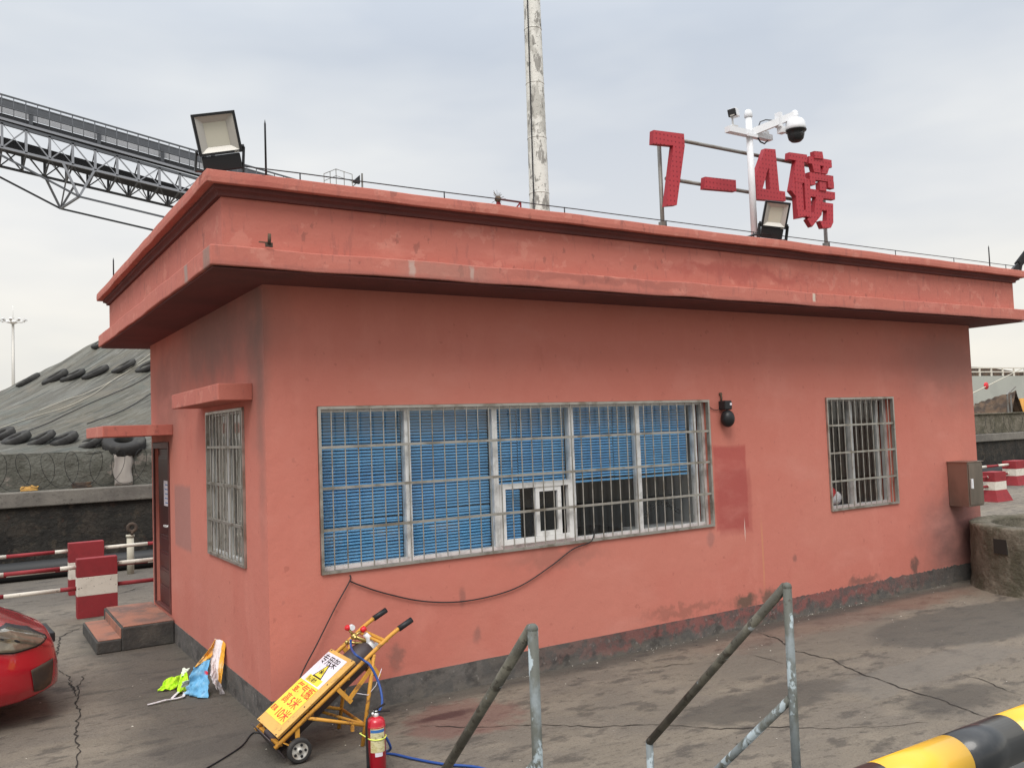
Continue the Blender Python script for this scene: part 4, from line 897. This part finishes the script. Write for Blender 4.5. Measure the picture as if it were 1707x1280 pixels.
q=MB(); q.box((58.5,30.6,4.9),(150,34,5.25)); q.prism([(58,31,5.3),(70,31,5.3),(66,31,5.62),(58,31,5.7)],(0,6,0)); q.build('deck_cargo','rust',sh)
tag(sh.children[-1],'brown deck cargo')
a=at(1632,650,1,26); b=at(1725,604,1,31); ml=thing('mooring_line',tuple(a),'pale mooring rope with a red disc crossing the ship hull','rope'); q=MB(); q.cyl(a-(b-a)*.3,b,.035,n=6); q.build('rope','pipewhite',ml)
c_=at(1644,643,1,26.5); q=MB(); q.lathe([(.001,-.04),(.24,-.04),(.24,.04),(.001,.04)],c_,16,'y'); q.build('rat_guard','redplastic',ml)
db=thing('debris_pile',tuple(at(1668,690,1,13)),'brown pile of scrap beside a small frame on top of the far wall','scrap pile')
c_=at(1672,690,1,11.5); c_.z=2.1
q=MB(); q.grid(lambda u,v:V((c_.x-.45+1.25*u,11.0+1.6*v,1.6+1.3*max(0,1-abs(u-.42)*1.9)*(1-.3*v)+.12*mnoise.noise(V((u*9,v*9,0))))),24,12,False); q.build('scrap','rust',db,recalc=False)
q=MB(); 
for dx_ in (-.55,-.32): q.bar((c_.x+dx_,11.0,1.5),(c_.x+dx_,11.0,2.75),.04)
q.bar((c_.x-.6,11.0,2.75),(c_.x+.05,11.0,3.05),.04); q.build('frame','galv',db)
c_=at(1703,664,1,11.5); q=MB(); q.cyl((c_.x,11.5,1.4),(c_.x,11.5,c_.z),.09,n=12); q.cyl((c_.x+.5,11.5,1.4),(c_.x+.5,11.5,c_.z),.09,n=12); tag(q.build('orange_post','orange',org=(c_.x,11.5,1.4)),'orange bollard pair behind the far wall at the right photo edge','bollard')

# ---------------------------------------------------------------- concrete ring at right
wc=V((9.36,-1.05,0))
rg=MB(); n_=64; outer=1.03; inner_=.80
def rnoise(a,z): return .02*mnoise.noise(V((cos(a)*3,sin(a)*3,z*4)))+.01*mnoise.noise(V((cos(a)*12,sin(a)*12,z*12)))
vs=[];H_=[0,.12,.25,.38,.52,.64,.72,.765,.78]
for k,z in enumerate(H_):
    for j in range(n_):
        a=2*pi*j/n_; r_=outer+rnoise(a,z)+(.03 if z<.1 else 0)-(.02 if k==len(H_)-1 else 0); vs.append(wc+V((r_*cos(a),r_*sin(a),z+(.02*mnoise.noise(V((cos(a)*4,sin(a)*4,0))) if k>5 else 0))))
for z in (.775,.74,.5,.2):
    for j in range(n_):
        a=2*pi*j/n_; r_=inner_+rnoise(a,z+3); vs.append(wc+V((r_*cos(a),r_*sin(a),z)))
nr=len(H_)+4
rg.add(vs,[(k*n_+j,k*n_+(j+1)%n_,(k+1)*n_+(j+1)%n_,(k+1)*n_+j) for k in range(nr-1) for j in range(n_)],True)
well=thing('well_ring',tuple(wc),'weathered round concrete well ring at the right end of the office','well ring')
rg.build('ring','mossy',well)
q=MB(); a=math.atan2(-.30,-1); T=Matrix.Translation(wc+V((cos(2.90)*1.015,sin(2.90)*1.015,.56)))@Matrix.Rotation(2.90,4,'Z'); q=MB(T); q.box((-.01,-.09,-.085),(.025,.09,.085)); q.build('recess_shade','crack',well)  # near-black block on the ring surface, painted stand-in for a hole's shade
q=MB(); q.lathe([(.001,.15),(.79,.16)],wc,40); q.build('soil','stepdark',well)

# ---------------------------------------------------------------- trolley with gas bottle
ct=thing('gas_bottle_trolley',(.1,-.55,0),'yellow two wheeled trolley with a gas bottle and printed cover leaning by the wall corner','trolley')
YN,YF=-.72,-.275
sl_=V((.749,0,.534)).normalized(); up_=V((-sl_.z,0,sl_.x))     # along the rails / out of the front face
b0=V((-.196,0,.118))
def side(y):
    base=V((-.196,y,.118)); pts=[base,base+sl_*.45,base+sl_*.92]
    e1=V((.60,y,.70)); e2=V((.655,y,.742)); e3=V((.70,y,.765)); e4=V((.80,y,.806))
    return [base,V((.50,y,.615)),V((.575,y,.668)),V((.62,y,.70)),V((.665,y,.728)),V((.70,y,.748)),V((.80,y,.795))]
for y in (YN,YF):
    q=MB(); q.tube(side(y),.0145,10); fr1=q.build('frame_rail','cartyellow',ct)
    q=MB(); q.cyl(V((.705,y,.750)),V((.81,y,.80)),.021,n=12); q.build('grip','black',fr1)
def al(t_,y,o=0): p=b0+sl_*t_+up_*o; return V((p.x,y,p.z))
q=MB()
for t_ in (.035,.30,.62,.98): q=MB(); q.bar(al(t_,YN,-.012),al(t_,YF,-.012),.03,.012); q.build('cross_bar','cartyellow',ct)
q=MB()
q.cyl(al(.95,YN+.0),al(.95,YF,0),.011,n=8); 
q.build('cross_bar','cartyellow',ct)
# gas bottle lying on the rails
yc=(YN+YF)/2
q=MB(); T=Matrix.Translation(al(0,yc,-.054))@(V((0,0,1)).rotation_difference(sl_)).to_matrix().to_4x4()
q=MB(T); q.lathe([(.001,.018),(.08,.018),(.092,.03),(.094,.06),(.094,.80),(.085,.86),(.06,.90),(.035,.92),(.03,.93),(.001,.931)],(0,0,0),28); btl=q.build('gas_bottle','cyl',ct)
def wy(px,py_): return at(px,py_,1,yc)
q=MB(T); q.lathe([(.040,.89),(.046,.90),(.044,.935),(.03,.95),(.001,.952)],(0,0,0),20); q.build('collar','white',btl)
nk=T@V((0,0,.94)); kA,kB,gd=wy(581,1048),wy(603,1051),wy(602,1068); hub=wy(590,1060)
q=MB(); q.tube([gd+V((.03,0,.045)),gd+V((.055,0,.02)),gd+V((.045,0,-.045)),nk+V((.035,0,-.01))],[.018,.024,.024,.02],12); q.build('valve_guard','white',btl)
q=MB(); q.cyl(nk,hub,.014,n=10); q.sphere(hub,.024,12); q.cyl(hub,kA,.009,n=8); q.cyl(hub,kB,.010,n=8); q.cyl(hub+V((.0,-.04,-.01)),hub+V((0,.03,.01)),.013,n=10); q.cyl(nk+V((0,-.0,0)),wy(578,1070),.011,n=8); q.sphere(wy(578,1070),.016,10); q.build('regulator','brass',btl)
for p_,d_,l_ in ((kA,V((-.6,0,.8)),.022),(kB,V((.85,0,.5)),.030)):
    q=MB(); d_=d_.normalized(); q.tube([p_-d_*.006,p_+d_*.004,p_+d_*l_,p_+d_*(l_+.006)],[.012,.021,.021,.013],12); q.build('valve_knob','redplastic',btl)
q=MB(); g0=wy(586,1045); q.cyl(g0+V((0,.01,0)),g0+V((0,-.02,0)),.020,n=14); q.build('gauge','white',btl)
# printed cover plate + box sides
f0=.050      # height of the front panel above rails
LB,LT=.052,.728
q=MB()
q.add([al(LB,YN-.012,f0),al(LT,YN-.012,f0),al(LT,YF,f0),al(LB,YF,f0),al(LB,YN-.012,f0-.004),al(LT,YN-.012,f0-.004),al(LT,YF,f0-.004),al(LB,YF,f0-.004)],[(0,1,2,3),(7,6,5,4),(0,4,5,1),(1,5,6,2),(2,6,7,3),(3,7,4,0)])
for y in (YN+.022,YF-.022):
    q.add([al(LB,y,.018),al(LT,y,.018),al(LT,y,f0-.0045),al(LB,y,f0-.0045),al(LB,y+.003,.018),al(LT,y+.003,.018),al(LT,y+.003,f0-.0045),al(LB,y+.003,f0-.0045)],[(0,1,2,3),(7,6,5,4),(0,4,5,1),(1,5,6,2),(2,6,7,3),(3,7,4,0)])
pan=q.build('cover_panel','cartpanel',ct)
def patch(t0,t1,y0_,y1_,o,name,m): 
    q=MB(); q.add([al(t0,y0_,o),al(t1,y0_,o),al(t1,y1_,o),al(t0,y1_,o)],[(0,1,2,3)]); return q.build(name,m,pan,recalc=False)
ya,yb=YN+.075,YF-.004
patch(.441,.70,ya,yb,f0+.0015,'white_sticker','stickw'); patch(.125,.440,ya,yb,f0+.0016,'yellow_sticker','sticky')
xd=V((0,-1,0)); yd=sl_
def txt(s,size,t_,y,m,sx=1.,bold=.0): text(s,size,al(t_,y,f0+.0025),xd,yd,m,pan,'lettering',sx,bold)
txt('专用架',.088,.612,YF-.012,'inkb',1.12,.0002)
txt('氩气瓶',.096,.348,YF-.045,'inkr',1.12,.0004)
txt('高',.088,.250,YF-.045,'inkr',1.1,.0004); txt('5米',.096,.246,YF-.165,'inkr',1.15,.0004)
txt('距离',.048,.165,YF-.018,'inkr',1.0,.0003); txt('10米',.096,.146,YF-.135,'inkr',1.15,.0004)
txt('当心爆炸',.040,.460,YF-.085,'inkb',1.0,.0)
patch(.449,.502,ya+.045,YF-.075,f0+.0020,'small_yellow_patch','sticky')
def tri(r_,o,name,m):
    c_=(.545,(ya+yb)/2-.012); q=MB(); q.add([al(c_[0]+r_,c_[1],o),al(c_[0]-r_*.5,c_[1]-r_*.87,o),al(c_[0]-r_*.5,c_[1]+r_*.87,o)],[(0,1,2)]); q.build(name,m,pan,recalc=False)
tri(.092,f0+.0022,'warning_triangle_border','inkb'); tri(.070,f0+.0030,'warning_triangle','sticky')
q=MB(); rr_=random.Random(3)
for i in range(12):
    a=rr_.uniform(-1.1,1.1); c_=al(.525,(ya+yb)/2-.012,f0+.0036); e_=al(.525+.055*cos(a)*rr_.uniform(.6,1),(ya+yb)/2-.012+.04*sin(a),f0+.0036); q.bar(c_+(e_-c_)*.35,e_,.004,.0006,up=tuple(up_))
q.build('warning_pictogram','inkb',pan)
q=MB(); 
for t_,y in ((.06,YN+.03),(.06,YF-.03),(.72,YN+.03),(.72,YF-.03),(.3,YN+.03),(.5,YN+.03)): q.sphere(al(t_,y,f0+.001),.006,8)
q.build('rivet','rust',pan)
# base skid, wheels
q=MB(); q.add([al(.006,YN+.0,.06),al(.006,YF,.06),al(.006,YF,-.10),al(.006,YN,-.10),al(.012,YN+.0,.06),al(.012,YF,.06),al(.012,YF,-.10),al(.012,YN,-.10)],[(0,1,2,3),(7,6,5,4),(0,4,5,1),(1,5,6,2),(2,6,7,3),(3,7,4,0)]); q.build('foot_plate','cyl',ct)
ax=V((-.045,0,.082))
for y,sg in ((YN-.035,-1),(YF+.035,1)):
    q=MB(); c_=V((ax.x,y,ax.z)); q.lathe([(.055,-.018),(.070,-.022),(.080,-.014),(.082,0),(.080,.014),(.070,.022),(.055,.018)],c_,28,'y'); wh=q.build('wheel','rubber',ct)
    q=MB(); q.lathe([(.001,-.016),(.016,-.018),(.018,-.010),(.028,-.008),(.050,-.013),(.056,-.017),(.056,.017),(.05,.013),(.001,.012)],c_,24,'y'); q.build('rim','rim',wh)
    q=MB()
    for k in range(5):
        a=2*pi*k/5; q.cyl(c_+V((.038*cos(a),sg*.008-.002,.038*sin(a))),c_+V((.038*cos(a),sg*.016-.0015,.038*sin(a))),.009,n=8)
    q.cyl(c_+V((0,sg*.01,0)),c_+V((0,sg*.028,0)),.010,n=10); q.build('hub','black',wh)
q=MB(); q.cyl((ax.x,YN-.03,ax.z),(ax.x,YF+.03,ax.z),.010,n=8)
for y in (YN,YF): q.bar(al(.06,y,-.01),(ax.x,y,ax.z),.05,.006); q.bar(al(.18,y,-.01),(ax.x,y,ax.z),.03,.008)
q.build('axle','cartyellow',ct)
# rear legs and braces
q=MB()
for y in (YN,YF):
    tp_=al(.86,y,-.015); q.cyl(tp_,(.41,y,0.0),.0135,n=10)
    q.cyl((.435,y,.135),al(.27,y,-.01),.012,n=8); q.bar(al(.53,y,-.01),al(.53,y,-.14)+V((.02,0,0)),.02,.03)
    q.bar(al(.53,y,-.115)+V((.02,0,0)),al(.80,y,-.075),.022); q.bar(al(.80,y,-.01),al(.80,y,-.16),.02,.03)
q.cyl((.435,YN,.135),(.435,YF,.135),.011,n=8); q.cyl((.436,YN,.14),al(.27,YF,-.01),.010,n=8); q.bar((.34,YN,.168),(.34,YN,.115),.02); q.bar(al(.80,YN,-.16),al(.80,YF,-.16),.02,.03)
q.build('rear_leg','cartyellow',ct)
q=MB(); pts=[al(.60,YN-.004,-.12),al(.66,YN-.01,-.20),al(.74,YN-.01,-.19),al(.84,YN-.01,-.13)]; q.tube(pts,.0025,5); q.build('string','stickw',ct)

# blue hose
hb=[wy(582,1064)+V((0,-.03,0)),wy(580,1076)+V((0,-.06,0)),at(592,1090,1,YN-.02),at(606,1100,1,YN-.04),at(618,1110,1,-.80),at(632,1140,1,-.86),at(637,1170,1,-.95),at(630,1190,1,-1.02),V((.36,-1.10,.28)),V((.42,-1.17,.12)),at(640,1254,2,.012),at(660,1257,2,.012),at(690,1264,2,.012),at(740,1273,2,.012),at(800,1279,2,.012),at(860,1300,2,.012)]
cable('gas_hose',hb,.0085,'hose','blue rubber gas hose looping from the bottle down past the extinguisher onto the ground','hose',10)

# extinguisher
ec=V((.305,-1.215,-.0)); ex_=thing('fire_extinguisher',tuple(ec),'small red fire extinguisher standing beside the yellow trolley','extinguisher')
q=MB(); q.lathe([(.052,0),(.058,.006),(.058,.285),(.0595,.287),(.0595,.293),(.058,.295),(.057,.315),(.048,.335),(.030,.345),(.016,.35)],ec,32); q.build('body','extred',ex_)
ev=ec; ec=ec-V((0,0,.024))
q=MB(); q.lathe([(.018,.372),(.020,.378),(.018,.392),(.013,.396),(.013,.41),(.001,.41)],ec,16); q.sphere(ec+V((-.024,-.01,.395)),.010,10); q.build('valve','alu',ex_)
q=MB(); q.bar(ec+V((-.02,0,.402)),ec+V((.085,-.03,.398)),.016,.008); q.bar(ec+V((-.012,0,.41)),ec+V((.06,-.015,.445)),.016,.008); q.box(ec+V((-.012,-.01,.395)),ec+V((.014,.01,.42))); q.build('lever','black',ex_)
q=MB(); q.tube([ec+V((-.02,0,.398)),ec+V((-.045,-.01,.395)),ec+V((-.068,-.018,.37)),ec+V((-.074,-.02,.32)),ec+V((-.073,-.022,.20)),ec+V((-.070,-.022,.10)),ec+V((-.068,-.022,.045))],[.006,.006,.0065,.007,.007,.009,.011],8); q.build('discharge_hose','black',ex_)
ec=ev
def wrap(z0,z1,a0,a1,r_,name,m):
    q=MB(); q.grid(lambda u,v:ec+V((r_*cos(a0+(a1-a0)*u),r_*sin(a0+(a1-a0)*u),z0+(z1-z0)*v)),20,2); return q.build(name,m,ex_,recalc=False)
aa=math.atan2(CAM.y-ec.y,CAM.x-ec.x)+.28
wrap(.14,.295,aa-.95,aa+.75,.0588,'label','label'); wrap(.262,.280,aa-.92,aa+.72,.0594,'label_band','labelblue'); wrap(.115,.139,aa-.45,aa+.40,.0588,'inspection_tag','stickw')
text('灭火器',.02,ec+V((.0605*cos(aa-.45),.0605*sin(aa-.45),.220)),(-sin(aa),cos(aa),0),(0,0,1),'inkb',ex_,depth=.001)
q=MB(); n_=30; q.tube([ec+V((.061*cos(2*pi*i/n_),.061*sin(2*pi*i/n_),.225+.006*sin(2*pi*i/n_))) for i in range(n_)],.004,6,closed=True); q.tube([ec+V((-.06,.02,.225)),ec+V((-.07,.10,.23)),V((.415,-.70,.085)),],.0035,6); q.build('zip_tie','tie',ex_)

# ---------------------------------------------------------------- sack + vest + strap
def crumple(pts_uv,seed,amp=.012):
    pass
sk=thing('woven_sack',(-.16,1.25,0),'crumpled blue, orange and white woven sack propped against the wall base','sack')
def ptw(px,py_,y): return at(px,py_,1,y)
def sheet(quad,name,m,amp,seed,nu=16,nv=16,parent=sk,th=.003,bulge=0):
    a,b,c,d=[V(p) for p in quad]; nn=(b-a).cross(d-a).normalized(); q=MB()
    def f(u,v):
        p=a*(1-u)*(1-v)+b*u*(1-v)+c*u*v+d*(1-u)*v
        return p+nn*(amp*(mnoise.noise(V((u*3.5+seed,v*3.5,0)))+.5*mnoise.noise(V((u*9+seed,v*9,2))))+bulge*sin(pi*u)*sin(pi*v))
    q.grid(f,nu,nv); return q.build(name,m,parent,thick=th,recalc=False)
A_=at(307,1160,2,.02); B_=at(340,1164,2,.01)
TOPc=at(362,1063,0,-.03)
# blue front panel: quad bottom-left, bottom-right, top-right, top-left
bl=at(305,1158,2,.01); br=at(344,1163,2,.01)
def mixp(a,b,t_): return a+(b-a)*t_
tr_=at(350,1098,1,mixp(br,TOPc,.6).y); tl_=at(335,1100,1,tr_.y)
sheet([bl,br,at(352,1096,1,tr_.y),at(324,1112,1,tr_.y-.03)],'front_panel','sackblue',.05,1)
sheet([at(324,1112,1,tr_.y-.029),at(352,1096,1,tr_.y+.001),TOPc+V((-.01,0,0)),at(352,1078,1,tr_.y+.03)],'top_panel','sackorange',.02,3)
wb=at(369,1155,2,.01)
sheet([at(350,1125,1,br.y+.08),at(362,1150,1,wb.y),at(371,1068,0,-.012),at(357,1064,0,-.05)],'side_panel','sackwhite',.02,5)
sheet([at(362,1140,1,wb.y),wb,at(375,1072,0,-.010),at(369,1066,0,-.014)],'back_panel','sackorange',.015,6)
sheet([at(358,1132,2,.16),at(363,1130,2,.16),at(375,1156,2,.012),at(367,1157,2,.012)],'hanging_flap','sackwhite',.01,8)
vs_=thing('safety_vest',(-.45,1.3,0),'neon yellow reflective vest crumpled on the ground against the sack','vest')
def gq(pp,zs): return [at(x,y,2,z) for (x,y),z in zip(pp,zs)]
sheet(gq([(262,1152),(296,1146),(300,1126),(278,1130)],(.01,.02,.10,.09)),'back_panel','neon',.04,2,parent=vs_)
sheet(gq([(294,1156),(318,1148),(312,1122),(300,1124)],(.01,.03,.15,.13)),'front_panel','neon',.04,4,parent=vs_,bulge=.02)
sheet(gq([(302,1146),(319,1141),(317,1132),(304,1136)],(.065,.07,.13,.12)),'reflective_band','refl',.01,4,parent=vs_)
sheet(gq([(301,1128),(311,1120),(317,1114),(304,1113)],(.125,.15,.18,.17)),'collar','refl',.015,9,parent=vs_)
q=MB(); pp=[(246,1174),(262,1170),(276,1166),(285,1165),(296,1163),(306,1160),(308,1152),(300,1151),(293,1157),(287,1163)]
pts=[at(x,y,2,.012+.004*(i%3)) for i,(x,y) in enumerate(pp)]
for a,b in zip(pts,pts[1:]): q.bar(a,b+(b-a).normalized()*.004,.022,.004)
tag(q.build('cloth_strap','sackwhite',org=pts[0]),'white cloth strap lying on the ground by the neon vest','strap')

# ---------------------------------------------------------------- red car (nose in frame)
CARX,CARY,HEAD=-1.285,1.98,R(4)
TC=Matrix.Translation((CARX,CARY,0))@Matrix.Rotation(HEAD,4,'Z')     # local: nose at x=0 heading +x, width +-y
car=thing('red_car',(CARX-2.1,CARY,0),'glossy red hatchback with its nose entering at the left edge','car')
HL=4.2
def hw(d):      # half width at distance d behind the nose
    if d<.62: t_=d/.62; return .40+.46*math.sqrt(max(0,1-(1-t_)**2.3))
    if d>HL-.5: t_=(HL-d)/.5; return .60+.26*math.sqrt(max(0,1-(1-t_)**2))
    return .86
def topz(d):
    if d<1.15: t_=d/1.15; return .64+.27*(1-(1-t_)**2.2)
    return .91+.05*min(1,(d-1.15)/2)
def botz(d):
    z=.20+.05*max(0,1-d/.3)
    for c_ in (.88,3.35):
        dd_=abs(d-c_)
        if dd_<.37: z=max(z,.30+math.sqrt(.37**2-dd_**2)-.02)
    return z
def sec(d,s_):   # s_ 0..1 around half section from bottom centre to top centre on side -y
    w_=hw(d); zt_=topz(d); zb=botz(d); zm=.56
    if s_<.12: t_=s_/.12; return (w_*.93*t_,zb)
    if s_<.72:
        t_=(s_-.12)/.60; z=zb+(zt_-.10-zb)*t_; bul=1-.10*abs((z-.52)/.4)**2.2
        if d<.6: bul*=1-.06*(1-d/.6)*abs(z-.45)/.3
        return (w_*max(.8,min(1,bul*(.955+.045*min(1,t_*5)))),z)
    t_=(s_-.72)/.28; wt=w_*(1-.10*abs((zt_-.10-.52)/.4)**2.2)
    return (wt*cos(t_*pi/2)**.62 if t_<1 else 0,zt_-.10+.10*sin(t_*pi/2)**.9)
ND,NS=90,40
def bodyf(side_):
    def f(u,v):
        d=HL*(u**1.5 if u<1 else 1); y,z=sec(d,v); lean=.10*(1-min(1,d/.5))*((z-.25)/.5)**2 if d<.5 else 0
        return TC@V((-d-lean,side_*y,z))
    return f
q=MB()
for s_ in (-1,1): q.grid(bodyf(s_),ND,NS)
# nose cap and tail cap
for u in (0,1):
    ring_=[bodyf(-1)(u,j/NS) for j in range(NS+1)]+[bodyf(1)(u,j/NS) for j in range(NS-1,0,-1)]
    q.add(ring_,[tuple(range(len(ring_)))])
body=q.build('body','carpaint',car,merge=True)
def surf(d,z,side_=-1,off=.006):
    # find s_ for given z on the flank
    lo,hi=.12,.999
    for _ in range(26):
        m_=(lo+hi)/2
        if sec(d,m_)[1]<z: lo=m_
        else: hi=m_
    y,z2=sec(d,lo); y2,_=sec(d+.02,lo); lean=.10*(1-min(1,d/.5))*((z-.25)/.5)**2 if d<.5 else 0
    nrm=V((.02 if False else (y2-y),.02,0)).normalized()
    return TC@V((-d-lean+nrm.x*off,side_*(y+nrm.y*off),z2+off*.3))
def bpatch(outline_top,outline_bot,name,m,parent=car,off=.006,side_=-1,n_=20):
    q=MB()
    def f(u,v):
        def L_(o):
            k=u*(len(o)-1); i=min(int(k),len(o)-2); t_=k-i; return (o[i][0]+(o[i+1][0]-o[i][0])*t_,o[i][1]+(o[i+1][1]-o[i][1])*t_)
        a=L_(outline_top); b=L_(outline_bot); return surf(a[0]+(b[0]-a[0])*v,a[1]+(b[1]-a[1])*v,side_,off)
    q.grid(f,n_,8); return q.build(name,m,parent,thick=.004,recalc=False)
for s_ in (-1,1):
    bpatch([(.75,.735),(.55,.775),(.35,.765),(.18,.70),(.08,.64)],[(.75,.715),(.55,.635),(.35,.60),(.18,.605),(.08,.63)],'headlight','headlight',side_=s_,off=.012)
    bpatch([(.77,.745),(.55,.787),(.35,.777),(.17,.712),(.06,.64)],[(.77,.705),(.55,.625),(.35,.590),(.17,.595),(.06,.625)],'headlight_seal','black',side_=s_,off=.006)
    bpatch([(.24,.44),(.15,.46),(.06,.47)],[(.22,.26),(.15,.25),(.09,.28)],'fog_lamp_grille','rust',side_=s_,off=.006)
    bpatch([(1.3,.55),(3.0,.55)],[(1.3,.545),(3.0,.545)],'side_trim','black',side_=s_,off=.006)
q=MB(TC); q.box((-.05,-.24,.52),(.004,.24,.60)); q.box((-.04,-.34,.26),(.006,.34,.40)); q.build('grille','black',car,bevel=.01)

# cabin
q=MB(TC); cs=[(-1.1,.76,.93),(-1.75,.60,1.42),(-2.3,.58,1.48),(-3.2,.56,1.42),(-3.95,.68,.98)]
vs=[]
for x,y,z in cs: vs+=[(x,-y,z),(x,-y*.6,z+.02),(x,0,z+.03),(x,y*.6,z+.02),(x,y,z)]
fs=[(i*5+j,(i+1)*5+j,(i+1)*5+j+1,i*5+j+1) for i in range(4) for j in range(4)]
q.add(vs,[fs[k] for k in range(4,12)],True); q.build('roof','carpaint',car,thick=.02,recalc=False)
q=MB(TC); q.add(vs,fs[0:4]+fs[12:16],True)
for s_ in (0,4): q.add([vs[i*5+s_] for i in range(5)]+[V((-3.9,(.78 if s_ else -.78),.93)),V((-1.15,(.78 if s_ else -.78),.92))],[(0,1,2,3,4,5,6)])
q.build('window','carglass',car,recalc=False)
for d in (.88,3.35):
    for s_ in (-1,1):
        c_=V((-d,s_*.74,.30)); q=MB(TC); q.lathe([(.19,-.10),(.27,-.105),(.298,-.08),(.302,0),(.298,.08),(.27,.105),(.19,.10)],c_,32,'y'); wh=q.build('wheel','rubber',car)
        q=MB(TC); q.lathe([(.001,s_*.05),(.06,s_*.07),(.15,s_*.055),(.19,s_*.09),(.195,s_*.02),(.001,-s_*.02)],c_,28,'y'); q.build('rim','rim',wh)
q=MB(TC); q.box((-4.0,-.70,.22),(-.35,.70,.34)); q.build('underbody','black',car)

# ---------------------------------------------------------------- foreground weighbridge, stair rails, guard pipe
dkk=thing('weighbridge_deck',(0,-6,0),'raised steel weighbridge deck below the photo, where the camera stands','platform')
q=MB(); q.box((-12,-9.5,.30),(14,-4.02,.45)); q.build('deck','deck',dkk)
q=MB()
for x in (-10,-5,0,5,10): q.box((x-.3,-9,0),(x+.3,-4.5,.298))
q.build('pier','concrete',dkk)
def pipe(pts,r,m,name,parent):
    q=MB(); q.tube(pts,r,14); return q.build(name,m,parent)
x1,x2=-.25,.97
r1=thing('stair_handrail',(x1,-3.9,0),'left peeling grey pipe handrail sloping down towards the wall','handrail','handrails of the weighbridge stairs')
r2=thing('stair_handrail',(x2,-3.9,0),'right peeling grey pipe handrail with a second lower bar','handrail','handrails of the weighbridge stairs')
dv=V((.0417,.7310,-.6811)).normalized()
for root,x,zb_ in ((r1,x1,1.455),(r2,x2,1.45)):
    tp_=V((x,-3.93 if root is r1 else -3.99,zb_)); tp_=at(888,1048,1,-3.93) if root is r1 else at(1312,978,1,-3.99)
    bt=tp_+dv*1.34
    pipe([V((tp_.x,tp_.y,.45)),tp_],.0185,'railpaint','post',root)
    pipe([tp_+V((0,.01,0)),bt],.0195,'raildark','top_bar',root)
    pipe([bt+V((0,0,.0)),V((bt.x,bt.y,0))],.0185,'railpaint','newel',root)
    m0=V((tp_.x,tp_.y+.01,tp_.z-.455)); pipe([m0,m0+dv*((m0.z-.03)/-dv.z*1.)],.0175,'railpaint','lower_bar',root)
    for pp_,rr_j in ((tp_,.0198),(bt,.0197)): q=MB(); q.sphere(pp_,rr_j,12); q.build('weld_joint','railpaint',root)
q=MB(); 
for i in range(2): q.box((-.15,-4.018+.25*i,0),(.87,-3.77+.25*i-.002,.30-.15*i))
tag(q.build('stair','deck',org=(.4,-3.9,0)),'low steel stair between the two peeling handrails','stairs')
gp=thing('guard_pipe',(2,-4.3,0),'thick yellow and black banded guard pipe at the lower right corner','guard rail')
PY,PZ,PR=-4.33,.70,.098
bnd=[.2,.55]
PY,PZ,PR=-4.36,.735,.10
bnd=[.55,.99,1.46,1.86,2.30,2.72,3.15,3.6,4.05,4.5]
for i,(a,b) in enumerate(zip(bnd,bnd[1:])):
    q=MB(); q.cyl((a,PY,PZ),(b,PY,PZ),PR,n=48); q.build('band','yellow' if i%2 else 'bandblack',gp)
q=MB()
for x in (2.6,4.2): q.cyl((x,PY,.452),(x,PY,PZ-PR+.01),.04,n=16); q.cyl((x,PY,.4505),(x,PY,.462),.09,n=20)
q.build('foot','bandblack',gp)

# scattered paper and grit flecks on the yard
q=MB(); rg_=random.Random(11)
for i in range(420):
    x=rg_.uniform(-2.5,9); y=-abs(rg_.gauss(0,1.1))-.02 if x>.1 else rg_.uniform(-3,3.2)
    if rg_.random()<.35 and x>.5: y=-rg_.uniform(.02,.25)
    if x<0 and y>0 and x>-.02: continue
    s_=rg_.uniform(.003,.008)*(1 if rg_.random()<.85 else 1.8); a=rg_.uniform(0,3.14); z=.003
    vs=[(x+s_*cos(a+k*2.1+rg_.uniform(-.3,.3)),y+s_*sin(a+k*2.1),z) for k in range(3)]+[(x,y,z+s_*.5)]
    q.cur=0 if rg_.random()<.2 else (1 if rg_.random()<.6 else 2)
    q.add(vs,[(0,1,3),(1,2,3),(2,0,3)])
for x0_,ln in ((2.05,.22),(2.75,.12),(3.45,.5),(3.95,.35),(5.6,.7),(6.4,.5),(8.0,.4)):
    for i in range(int(ln*45)):
        x=x0_+rg_.uniform(0,ln); x=x0_+ln*(.5+rg_.gauss(0,.25)); y=-.018-abs(rg_.gauss(0,.03)); s_=rg_.uniform(.002,.008); a=rg_.uniform(0,3); z=.0035
        q.cur=0; q.add([(x+s_*cos(a+k*2.1),y+.6*s_*sin(a+k*2.1),z) for k in range(3)]+[(x,y,z+s_*.4)],[(0,1,3),(1,2,3),(2,0,3)])
o=q.build('litter_flecks',['barwhite','stepdark','concrete'],merge=False); tag(o,'small pale paper and grit flecks scattered over the concrete yard','litter',kind='stuff')
# unused helpers never leave blank datablocks behind
